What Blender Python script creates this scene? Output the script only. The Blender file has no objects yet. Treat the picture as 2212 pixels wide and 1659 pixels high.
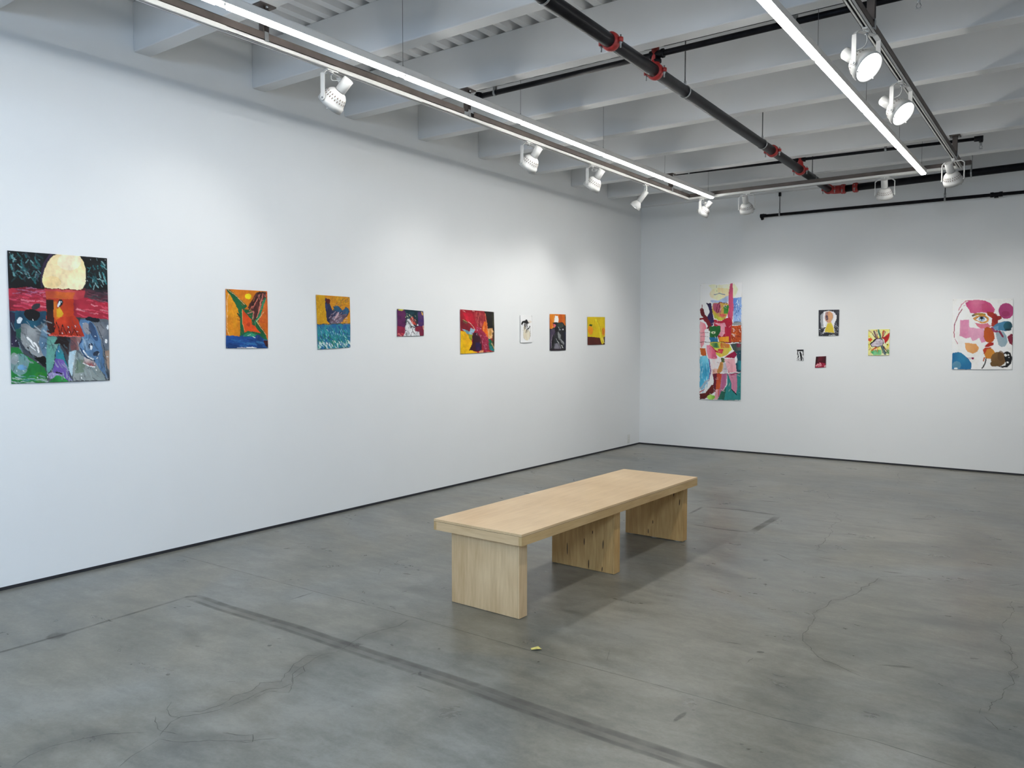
import bpy, bmesh, math, random
import numpy as np
from mathutils import Vector, Matrix

# ------------------------------------------------------------------ scene, camera, world, exposure
S = bpy.context.scene
C = S.collection
S.view_settings.view_transform = 'Standard'
S.view_settings.look = 'None'
S.view_settings.gamma = 1
S.view_settings.use_curve_mapping = False
S.view_settings.exposure = 0.0
try:
    S.cycles.max_bounces = 10
    S.cycles.diffuse_bounces = 6
    S.cycles.sample_clamp_indirect = 6
    S.cycles.use_denoising = True
except Exception:
    pass

cam_data = bpy.data.cameras.new('camera')
cam_data.sensor_width = 36
cam_data.lens = 36 * 1693.5 / 2212
cam_data.clip_start = 0.05
cam = bpy.data.objects.new('camera', cam_data)
C.objects.link(cam)
yaw, pitch = math.radians(-35.82), math.radians(-3.03)
f = Vector((math.sin(yaw) * math.cos(pitch), math.cos(yaw) * math.cos(pitch), math.sin(pitch)))
r = f.cross(Vector((0, 0, 1))).normalized()
u = r.cross(f)
M = Matrix(((r.x, u.x, -f.x, 5.24), (r.y, u.y, -f.y, -10.489), (r.z, u.z, -f.z, 1.5), (0, 0, 0, 1)))
cam.matrix_world = M
S.camera = cam

w = bpy.data.worlds.new('world')
S.world = w
w.use_nodes = True
bg = w.node_tree.nodes['Background']
bg.inputs[0].default_value = (0.62, 0.76, 1.0, 1)
bg.inputs[1].default_value = 1.0

# daylight through the high window in the right wall behind the camera: an area light in the opening
def area(name, loc, rot, sx, sy, power, col):
    d = bpy.data.lights.new(name, 'AREA')
    d.shape = 'RECTANGLE'; d.size = sx; d.size_y = sy; d.energy = power; d.color = col
    o = bpy.data.objects.new(name, d); C.objects.link(o)
    o.location = loc; o.rotation_euler = rot
    return o
area("window_daylight", (5.70, -12.6, 2.85), (0, math.radians(62), 0), 1.0, 3.1, 270, (0.52, 0.73, 1.0))
TUBE = 44       # emission strength of the lamp tubes
SPOT = 33       # watts of each track spot

# ------------------------------------------------------------------ materials
def lin(h):
    h = h.lstrip('#')
    c = [int(h[i:i + 2], 16) / 255 for i in (0, 2, 4)]
    return tuple(x / 12.92 if x <= 0.04045 else ((x + 0.055) / 1.055) ** 2.4 for x in c)

def mat(name, col, rough=0.6, metal=0.0, noise=0.0, scale=8.0, bump=0.0, bscale=60.0, spec=0.5, emit=None, es=0):
    m = bpy.data.materials.new(name); m.use_nodes = True
    nt = m.node_tree; N = nt.nodes; L = nt.links
    b = N['Principled BSDF']
    if isinstance(col, str): col = lin(col)
    b.inputs['Base Color'].default_value = (*col, 1)
    b.inputs['Roughness'].default_value = rough
    b.inputs['Metallic'].default_value = metal
    b.inputs['Specular IOR Level'].default_value = spec
    tc = N.new('ShaderNodeTexCoord')
    if noise:
        n = N.new('ShaderNodeTexNoise'); n.inputs['Scale'].default_value = scale
        n.inputs['Detail'].default_value = 4
        L.new(tc.outputs['Object'], n.inputs['Vector'])
        mr = N.new('ShaderNodeMapRange')
        mr.inputs['From Min'].default_value = 0.3; mr.inputs['From Max'].default_value = 0.7
        mr.inputs['To Min'].default_value = 1 - noise; mr.inputs['To Max'].default_value = 1 + noise
        L.new(n.outputs['Fac'], mr.inputs['Value'])
        mx = N.new('ShaderNodeVectorMath'); mx.operation = 'SCALE'
        mx.inputs[0].default_value = col
        L.new(mr.outputs['Result'], mx.inputs['Scale'])
        L.new(mx.outputs['Vector'], b.inputs['Base Color'])
    if bump:
        n2 = N.new('ShaderNodeTexNoise'); n2.inputs['Scale'].default_value = bscale; n2.inputs['Detail'].default_value = 3
        L.new(tc.outputs['Object'], n2.inputs['Vector'])
        bp = N.new('ShaderNodeBump'); bp.inputs['Strength'].default_value = bump; bp.inputs['Distance'].default_value = 0.004
        L.new(n2.outputs['Fac'], bp.inputs['Height']); L.new(bp.outputs['Normal'], b.inputs['Normal'])
    if emit:
        b.inputs['Emission Color'].default_value = (*emit, 1)
        b.inputs['Emission Strength'].default_value = es
    return m

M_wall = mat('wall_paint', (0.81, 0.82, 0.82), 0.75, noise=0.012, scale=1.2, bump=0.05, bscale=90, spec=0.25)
M_wall_bounce_cut = mat('bounce_cut_grey', (0.55, 0.555, 0.56), 0.75, noise=0.012, scale=1.2, bump=0.05, bscale=90, spec=0.25)  # for the unseen right wall, greyed to cut bounced light
M_ceil = mat('ceiling_paint', (0.73, 0.735, 0.74), 0.7, noise=0.03, scale=1.5, bump=0.12, bscale=40, spec=0.25)
M_base = mat('black_frame_reveal_shade', (0.018, 0.019, 0.024), 0.7, noise=0.2)
M_white = mat('white_enamel', (0.64, 0.64, 0.62), 0.35, noise=0.02, scale=30)
M_lamp = mat('lamp_enamel', (0.47, 0.47, 0.46), 0.4, noise=0.02, scale=30)
M_house = mat('fixture_housing', (0.62, 0.61, 0.59), 0.4, noise=0.02, scale=20)
M_dark = mat('dark_slot', (0.02, 0.02, 0.02), 0.6, noise=0.2)
M_vent = mat('lamp_vents', (0.10, 0.06, 0.04), 0.6, noise=0.3, scale=40)
M_strut = mat('brown_strut', (0.10, 0.082, 0.074), 0.55, metal=0.3, noise=0.25, scale=7)
M_pipe = mat('black_pipe', (0.009, 0.009, 0.011), 0.36, spec=0.09, noise=0.4, scale=14, bump=0.05, bscale=50)
M_red = mat('red_coupling', (0.33, 0.018, 0.016), 0.45, noise=0.3, scale=25)
M_zinc = mat('zinc_steel', (0.36, 0.37, 0.38), 0.35, metal=0.8, noise=0.1, scale=30)
M_rod = mat('threaded_rod', (0.10, 0.105, 0.11), 0.45, metal=0.6, noise=0.2, scale=60)
M_cable = mat('steel_cable', (0.10, 0.10, 0.10), 0.4, metal=0.6, noise=0.1)
M_tube = mat('lit_tube', (0.9, 0.9, 0.9), 0.5, noise=0.01, emit=(1.0, 0.985, 0.94), es=TUBE)
M_lens = mat('lit_lens', (0.9, 0.9, 0.9), 0.3, noise=0.01, emit=(1.0, 0.99, 0.97), es=9)
M_outlet = mat('outlet_plastic', (0.72, 0.72, 0.69), 0.4, noise=0.02, scale=40)
M_yellow = mat('yellow_scrap', (0.62, 0.55, 0.16), 0.7, noise=0.25, scale=90)
M_glass = mat('window_glass', (0.9, 0.95, 1.0), 0.02, noise=0.01)
M_glass.node_tree.nodes['Principled BSDF'].inputs['Transmission Weight'].default_value = 1
M_felt = mat('felt_pad', (0.42, 0.38, 0.32), 0.9, noise=0.1, scale=80)

def wood(name, light, dark, rough, axis, grain=1.0, knots=0.0):
    """birch plywood veneer: stretched grain, faint cathedral rings, a few dark flecks"""
    m = bpy.data.materials.new(name); m.use_nodes = True
    nt = m.node_tree; N = nt.nodes; L = nt.links
    b = N['Principled BSDF']; b.inputs['Roughness'].default_value = rough
    b.inputs['Specular IOR Level'].default_value = 0.4
    tc = N.new('ShaderNodeTexCoord')
    mp = N.new('ShaderNodeMapping')
    s = {'x': (1.6, 16, 16), 'y': (16, 1.6, 16), 'z': (16, 16, 1.6)}[axis]
    mp.inputs['Scale'].default_value = s
    L.new(tc.outputs['Object'], mp.inputs['Vector'])
    n1 = N.new('ShaderNodeTexNoise'); n1.inputs['Scale'].default_value = 0.55; n1.inputs['Detail'].default_value = 2
    n1.inputs['Distortion'].default_value = 1.2
    L.new(mp.outputs['Vector'], n1.inputs['Vector'])
    ml = N.new('ShaderNodeMath'); ml.operation = 'MULTIPLY'; ml.inputs[1].default_value = 26
    L.new(n1.outputs['Fac'], ml.inputs[0])
    sn = N.new('ShaderNodeMath'); sn.operation = 'SINE'; L.new(ml.outputs[0], sn.inputs[0])
    n2 = N.new('ShaderNodeTexNoise'); n2.inputs['Scale'].default_value = 5; n2.inputs['Detail'].default_value = 5
    L.new(mp.outputs['Vector'], n2.inputs['Vector'])
    n3 = N.new('ShaderNodeTexNoise'); n3.inputs['Scale'].default_value = 2.2; n3.inputs['Detail'].default_value = 2
    L.new(tc.outputs['Object'], n3.inputs['Vector'])
    def mad(a, k, c):
        q = N.new('ShaderNodeMath'); q.operation = 'MULTIPLY_ADD'
        L.new(a, q.inputs[0]); q.inputs[1].default_value = k
        if isinstance(c, float): q.inputs[2].default_value = c
        else: L.new(c, q.inputs[2])
        return q.outputs[0]
    t = mad(sn.outputs[0], 0.10 * grain, 0.5)
    t = mad(n2.outputs['Fac'], 0.75 * grain, mad(t, 1.0, -0.375 * grain))
    t = mad(n3.outputs['Fac'], 0.9, mad(t, 1.0, -0.45))
    cr = N.new('ShaderNodeValToRGB')
    cr.color_ramp.elements[0].position = 0.15; cr.color_ramp.elements[0].color = (*dark, 1)
    cr.color_ramp.elements[1].position = 0.85; cr.color_ramp.elements[1].color = (*light, 1)
    L.new(t, cr.inputs['Fac'])
    out = cr.outputs['Color']
    if knots:
        mk = N.new('ShaderNodeMapping'); mk.inputs['Scale'].default_value = tuple({1.6: 3.0, 16: 30.0}[q] for q in s)
        L.new(tc.outputs['Object'], mk.inputs['Vector'])
        vo = N.new('ShaderNodeTexVoronoi'); vo.inputs['Scale'].default_value = 0.8
        L.new(mk.outputs['Vector'], vo.inputs['Vector'])
        lt = N.new('ShaderNodeMapRange'); lt.inputs['From Min'].default_value = 0.06; lt.inputs['From Max'].default_value = 0.16
        lt.inputs['To Min'].default_value = knots; lt.inputs['To Max'].default_value = 0
        L.new(vo.outputs['Distance'], lt.inputs['Value'])
        # only some cells keep their fleck
        sx = N.new('ShaderNodeSeparateColor'); L.new(vo.outputs['Color'], sx.inputs[0])
        g = N.new('ShaderNodeMath'); g.operation = 'GREATER_THAN'; g.inputs[1].default_value = 0.66
        L.new(sx.outputs[0], g.inputs[0])
        mm = N.new('ShaderNodeMath'); mm.operation = 'MULTIPLY'
        L.new(g.outputs[0], mm.inputs[0]); L.new(lt.outputs['Result'], mm.inputs[1])
        mx = N.new('ShaderNodeMix'); mx.data_type = 'RGBA'
        L.new(mm.outputs[0], mx.inputs['Factor']); L.new(out, mx.inputs['A'])
        mx.inputs['B'].default_value = (0.03, 0.012, 0.006, 1)
        out = mx.outputs['Result']
    L.new(out, b.inputs['Base Color'])
    return m

WL, WD = (0.79, 0.585, 0.35), (0.57, 0.38, 0.195)
M_wtop = wood('birch_top', WL, WD, 0.32, 'y', 0.55)
M_wleg = wood('birch_leg', WL, WD, 0.5, 'z', 0.9)
M_wleg_shade = wood('birch_leg_shaded_flecked', (0.64, 0.415, 0.175), (0.42, 0.24, 0.08), 0.5, 'z', 1.1, 0.5)  # flecked veneer, darker than the front leg: shade under the slab is in the colour
M_wband = wood('birch_band', (0.63, 0.44, 0.215), (0.43, 0.265, 0.11), 0.5, 'y', 0.8, 0.5)
M_wendb = wood('birch_end_band', WL, WD, 0.5, 'x', 0.8)
M_wend = wood('birch_edge', (0.64, 0.445, 0.22), (0.45, 0.285, 0.12), 0.5, 'z', 0.7)
M_fleck = mat('veneer_fleck', (0.035, 0.014, 0.008), 0.6, noise=0.3, scale=60)
M_seam = mat('plywood_seam', (0.13, 0.075, 0.035), 0.7, noise=0.3, scale=60)

def concrete():
    m = bpy.data.materials.new('polished_concrete'); m.use_nodes = True
    nt = m.node_tree; N = nt.nodes; L = nt.links
    b = N['Principled BSDF']
    tc = N.new('ShaderNodeTexCoord')
    def nz(scale, detail, stretch=(1, 1, 1), rot=0, dist=0.0, rough=0.55):
        mp = N.new('ShaderNodeMapping'); mp.inputs['Scale'].default_value = stretch
        mp.inputs['Rotation'].default_value = (0, 0, math.radians(rot))
        L.new(tc.outputs['Object'], mp.inputs['Vector'])
        n = N.new('ShaderNodeTexNoise'); n.inputs['Scale'].default_value = scale; n.inputs['Detail'].default_value = detail
        n.inputs['Distortion'].default_value = dist; n.inputs['Roughness'].default_value = rough
        L.new(mp.outputs['Vector'], n.inputs['Vector'])
        return n.outputs['Fac']
    def mad(a, k, c):
        q = N.new('ShaderNodeMath'); q.operation = 'MULTIPLY_ADD'
        L.new(a, q.inputs[0]); q.inputs[1].default_value = k
        if isinstance(c, (int, float)): q.inputs[2].default_value = c
        else: L.new(c, q.inputs[2])
        return q.outputs[0]
    big = nz(1.0, 4, dist=0.9)
    mid = nz(3.2, 6, (1, 1.8, 1), 20, 0.5, 0.62)
    fine = nz(9, 6, (1, 1.5, 1), 10, 0.7, 0.72)
    streak = nz(2.6, 5, (1.0, 4.0, 1), 8, 0.35)
    grit = nz(90, 2)
    fine2 = nz(30, 5, (1, 1.6, 1), -20, 0.6, 0.75)
    t = mad(big, 1.5, -0.75 + 0.5)
    t = mad(mid, 1.15, mad(t, 1, -0.575))
    t = mad(fine, 0.8, mad(t, 1, -0.4))
    t = mad(fine2, 0.6, mad(t, 1, -0.3))
    t = mad(streak, 0.8, mad(t, 1, -0.4))
    t = mad(grit, 0.25, mad(t, 1, -0.125))
    cr = N.new('ShaderNodeValToRGB')
    e = cr.color_ramp.elements
    e[0].position = 0.10; e[0].color = (*[0.66 * x for x in (0.172, 0.178, 0.165)], 1)
    e[1].position = 0.92; e[1].color = (*[0.66 * x for x in (0.36, 0.36, 0.335)], 1)
    k = e.new(0.52); k.color = (*[0.66 * x for x in (0.262, 0.264, 0.241)], 1)
    L.new(t, cr.inputs['Fac'])
    # slow warm / cool drift
    hue = nz(0.9, 2, dist=1.0)
    mr = N.new('ShaderNodeMapRange'); mr.inputs['From Min'].default_value = 0.35; mr.inputs['From Max'].default_value = 0.65
    L.new(hue, mr.inputs['Value'])
    mx = N.new('ShaderNodeMix'); mx.data_type = 'RGBA'
    mx.inputs['A'].default_value = (0.965, 1.0, 1.02, 1); mx.inputs['B'].default_value = (1.05, 1.0, 0.90, 1)
    L.new(mr.outputs['Result'], mx.inputs['Factor'])
    mu = N.new('ShaderNodeMix'); mu.data_type = 'RGBA'; mu.blend_type = 'MULTIPLY'; mu.inputs['Factor'].default_value = 1
    L.new(cr.outputs['Color'], mu.inputs['A']); L.new(mx.outputs['Result'], mu.inputs['B'])
    L.new(mu.outputs['Result'], b.inputs['Base Color'])
    rr = N.new('ShaderNodeMapRange'); rr.inputs['To Min'].default_value = 0.20; rr.inputs['To Max'].default_value = 0.42
    L.new(mid, rr.inputs['Value']); L.new(rr.outputs['Result'], b.inputs['Roughness'])
    b.inputs['Specular IOR Level'].default_value = 0.5
    bp = N.new('ShaderNodeBump'); bp.inputs['Strength'].default_value = 0.06; bp.inputs['Distance'].default_value = 0.003
    L.new(fine, bp.inputs['Height']); L.new(bp.outputs['Normal'], b.inputs['Normal'])
    return m
M_floor = concrete()

def mark_mat():
    """stains and cracks of the slab: opacity comes from the 'mark' attribute of the ribbon"""
    m = bpy.data.materials.new('floor_mark'); m.use_nodes = True
    nt = m.node_tree; N = nt.nodes; L = nt.links
    b = N['Principled BSDF']
    b.inputs['Base Color'].default_value = (0.105, 0.10, 0.092, 1); b.inputs['Roughness'].default_value = 0.5
    at = N.new('ShaderNodeAttribute'); at.attribute_name = 'mark'
    tc = N.new('ShaderNodeTexCoord'); n = N.new('ShaderNodeTexNoise')
    n.inputs['Scale'].default_value = 9; n.inputs['Detail'].default_value = 5
    L.new(tc.outputs['Object'], n.inputs['Vector'])
    mr = N.new('ShaderNodeMapRange'); mr.inputs['From Min'].default_value = 0.3; mr.inputs['From Max'].default_value = 0.6
    mr.inputs['To Min'].default_value = 0.35; mr.inputs['To Max'].default_value = 1.1
    L.new(n.outputs['Fac'], mr.inputs['Value'])
    mm = N.new('ShaderNodeMath'); mm.operation = 'MULTIPLY'; mm.use_clamp = True
    L.new(at.outputs['Fac'], mm.inputs[0]); L.new(mr.outputs['Result'], mm.inputs[1])
    L.new(mm.outputs[0], b.inputs['Alpha'])
    return m
M_mark = mark_mat()

def paint_mat():
    m = bpy.data.materials.new('painted_paper'); m.use_nodes = True
    nt = m.node_tree; N = nt.nodes; L = nt.links
    b = N['Principled BSDF']; b.inputs['Roughness'].default_value = 0.55
    b.inputs['Specular IOR Level'].default_value = 0.3
    at = N.new('ShaderNodeAttribute'); at.attribute_name = 'paint'
    L.new(at.outputs['Color'], b.inputs['Base Color'])
    tc = N.new('ShaderNodeTexCoord'); n = N.new('ShaderNodeTexNoise'); n.inputs['Scale'].default_value = 70
    n.inputs['Detail'].default_value = 4
    L.new(tc.outputs['Object'], n.inputs['Vector'])
    bp = N.new('ShaderNodeBump'); bp.inputs['Strength'].default_value = 0.25; bp.inputs['Distance'].default_value = 0.002
    L.new(n.outputs['Fac'], bp.inputs['Height']); L.new(bp.outputs['Normal'], b.inputs['Normal'])
    return m
M_paint = paint_mat()

# ------------------------------------------------------------------ mesh helpers
class MB:
    def __init__(s): s.bm = bmesh.new(); s.mats = []
    def mi(s, m):
        if m not in s.mats: s.mats.append(m)
        return s.mats.index(m)
    def _tag(s, faces, m, smooth=False):
        i = s.mi(m)
        for q in faces: q.material_index = i; q.smooth = smooth
    def box(s, a, b, m, bev=0.0, T=None):
        a, b = Vector(a), Vector(b)
        lo = Vector([min(p, q) for p, q in zip(a, b)]); hi = Vector([max(p, q) for p, q in zip(a, b)])
        geo = bmesh.ops.create_cube(s.bm, size=1)
        vs = geo['verts']
        for v in vs:
            v.co = Vector([lo[i] + (v.co[i] + 0.5) * (hi[i] - lo[i]) for i in range(3)])
        fs = list({q for v in vs for q in v.link_faces})
        if bev:
            es = list({e for v in vs for e in v.link_edges})
            res = bmesh.ops.bevel(s.bm, geom=es, offset=bev, segments=2, affect='EDGES', profile=0.5)
            fs = list({q for q in res['faces']} | {q for q in fs if q.is_valid})
            vs = list({v for q in fs for v in q.verts})
        s._tag(fs, m)
        if T is not None:
            for v in {v for q in fs for v in q.verts}: v.co = T @ v.co
        return fs
    def ring(s, c, r, ax, n=16, ph=0, sq=None):
        ax = Vector(ax).normalized()
        t = ax.cross(Vector((0, 0, 1)))
        if t.length < 1e-3: t = ax.cross(Vector((0, 1, 0)))
        t.normalize(); w_ = ax.cross(t)
        return [s.bm.verts.new(Vector(c) + t * (r * math.cos(ph + 2 * math.pi * k / n)) + w_ * (r * math.sin(ph + 2 * math.pi * k / n))) for k in range(n)]
    def skin(s, rings, m, cap=(True, True), smooth=True, close=False):
        fs = []
        n = len(rings[0])
        pairs = list(zip(rings[:-1], rings[1:])) + ([(rings[-1], rings[0])] if close else [])
        for A, B in pairs:
            for k in range(n):
                fs.append(s.bm.faces.new((A[k], A[(k + 1) % n], B[(k + 1) % n], B[k])))
        s._tag(fs, m, smooth)
        cf = []
        if not close:
            if cap[0]: cf.append(s.bm.faces.new(list(reversed(rings[0]))))
            if cap[1]: cf.append(s.bm.faces.new(rings[-1]))
        s._tag(cf, m, False)
        return fs + cf
    def cyl(s, a, b, r, m, n=16, r2=None):
        a, b = Vector(a), Vector(b); ax = b - a
        return s.skin([s.ring(a, r, ax, n), s.ring(b, r if r2 is None else r2, ax, n)], m)
    def lathe(s, o, ax, prof, m, n=24, cap=(True, True)):
        """prof: list of (distance along axis, radius)"""
        o, ax = Vector(o), Vector(ax).normalized()
        return s.skin([s.ring(o + ax * d, rr, ax, n) for d, rr in prof], m, cap)
    def tube(s, pts, r, m, n=8):
        pts = [Vector(p) for p in pts]; rings = []
        t0 = None
        for i, p in enumerate(pts):
            d = (pts[min(i + 1, len(pts) - 1)] - pts[max(i - 1, 0)]).normalized()
            if t0 is None:
                t0 = d.cross(Vector((0.13, 0.3, 0.95))).normalized()
            t0 = (t0 - d * t0.dot(d)).normalized(); w_ = d.cross(t0)
            rings.append([s.bm.verts.new(p + t0 * (r * math.cos(2 * math.pi * k / n)) + w_ * (r * math.sin(2 * math.pi * k / n))) for k in range(n)])
        return s.skin(rings, m)
    def torus(s, c, ax, R, r, m, n=24, k=8, flat=1.0):
        c, ax = Vector(c), Vector(ax).normalized()
        t = ax.cross(Vector((0, 0, 1)))
        if t.length < 1e-3: t = ax.cross(Vector((0, 1, 0)))
        t.normalize(); w_ = ax.cross(t); rings = []
        for i in range(n):
            a = 2 * math.pi * i / n; d = t * math.cos(a) + w_ * math.sin(a)
            rings.append([s.bm.verts.new(c + d * (R + r * math.cos(2 * math.pi * j / k)) + ax * (r * flat * math.sin(2 * math.pi * j / k))) for j in range(k)])
        return s.skin(rings, m, close=True)
    def prism(s, prof, y0, y1, m, axis='y'):
        """closed profile extruded; prof in the two other axes"""
        def P(p, t):
            return {'y': (p[0], t, p[1]), 'x': (t, p[0], p[1]), 'z': (p[0], p[1], t)}[axis]
        A = [s.bm.verts.new(P(p, y0)) for p in prof]; B = [s.bm.verts.new(P(p, y1)) for p in prof]
        return s.skin([A, B], m, smooth=False)
    def obj(s, name, parent=None, loc=None):
        bmesh.ops.recalc_face_normals(s.bm, faces=s.bm.faces)
        me = bpy.data.meshes.new(name)
        if loc is not None:
            for v in s.bm.verts: v.co -= Vector(loc)
        s.bm.to_mesh(me); s.bm.free()
        for m in s.mats: me.materials.append(m)
        o = bpy.data.objects.new(name, me); C.objects.link(o)
        if loc is not None: o.location = loc
        if parent is not None: o.parent = parent
        return o

def thing(name, label, cat, loc=(0, 0, 0), rz=0, group=None):
    o = bpy.data.objects.new(name, None); C.objects.link(o)
    o.location = loc; o.rotation_euler = (0, 0, rz); o.empty_display_size = 0.1
    return tag(o, label, cat, group)
def tag(o, label, cat, group=None):
    o['label'] = label; o['category'] = cat
    if group: o['group'] = group
    return o
def struct(o):
    o['kind'] = 'structure'; return o
def one(name, fn, m, parent=None, **k):
    q = MB(); fn(q, m); return q.obj(name, parent, **k)

# ------------------------------------------------------------------ room shell
XR, YR, ZC = 5.78, -14.5, 3.79
def shell():
    q = MB(); q.box((-0.15, YR, 0.02), (0, 0.15, 4.05), M_wall); struct(q.obj('wall_left'))
    q = MB(); q.box((0, 0, 0.02), (XR, 0.15, 4.05), M_wall); struct(q.obj('wall_back'))
    q = MB(); q.box((0, YR - 0.15, 0.0), (XR, YR, 4.05), M_wall); struct(q.obj('wall_rear'))
    wy0, wy1, wz0, wz1 = -14.2, -11.0, 2.3, 3.4
    q = MB()
    q.box((XR, wy1, 0.02), (XR + 0.15, 0.15, 4.05), M_wall_bounce_cut); q.box((XR, YR, 0.02), (XR + 0.15, wy0, 4.05), M_wall_bounce_cut)
    q.box((XR, wy0, 0.02), (XR + 0.15, wy1, wz0), M_wall_bounce_cut); q.box((XR, wy0, wz1), (XR + 0.15, wy1, 4.05), M_wall_bounce_cut)
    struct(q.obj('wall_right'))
    q = MB()
    for k in range(4):
        y = wy0 + (wy1 - wy0) * k / 3
        q.box((XR + 0.04, y - 0.03, wz0), (XR + 0.1, y + 0.03, wz1), M_base)
    for z in (wz0, (wz0 + wz1) / 2, wz1): q.box((XR + 0.04, wy0, z - 0.03), (XR + 0.1, wy1, z + 0.03), M_base)
    fr = struct(q.obj('window_1'))
    q = MB(); q.box((XR + 0.07, wy0, wz0), (XR + 0.075, wy1, wz1), M_glass); q.obj('pane', fr)
    # black strip colours in the shade of the reveal between drywall and slab
    q = MB(); q.box((-0.1, YR, 0), (0.0025, 0, 0.02), M_base); struct(q.obj('reveal_shade_left'))
    q = MB(); q.box((0.0025, -0.0025, 0), (XR - 0.0025, 0.1, 0.02), M_base); struct(q.obj('reveal_shade_back'))
    q = MB(); q.box((XR - 0.0025, YR, 0), (XR + 0.1, -0.0025, 0.02), M_base); struct(q.obj('reveal_shade_right'))
    # ceiling: corrugated steel deck, ribs running along y, over cross beams
    prof = []
    x = -0.06 - 0.15
    while x < XR + 0.1:
        prof += [(x, ZC), (x + 0.062, ZC), (x + 0.082, ZC + 0.05), (x + 0.130, ZC + 0.05)]
        x += 0.15
    prof += [(x, ZC), (x, 4.1), (-0.21, 4.1)]
    q = MB(); q.prism(prof, YR, 0.1, M_ceil, 'y'); deck = struct(q.obj('ceiling'))
    y = -5.72 - 0.94 * 9
    ys = []
    for k in range(16):
        yy = -5.72 + 0.94 * (k - 9)
        if k == 15: yy = -0.12
        if yy > -0.05 or yy < YR + .1: continue
        q = MB(); q.box((0, yy, 3.46), (XR, yy + 0.12, ZC), M_ceil, bev=0.007)
        ys.append(yy); q.obj('beam', deck)
    return deck
shell()

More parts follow.
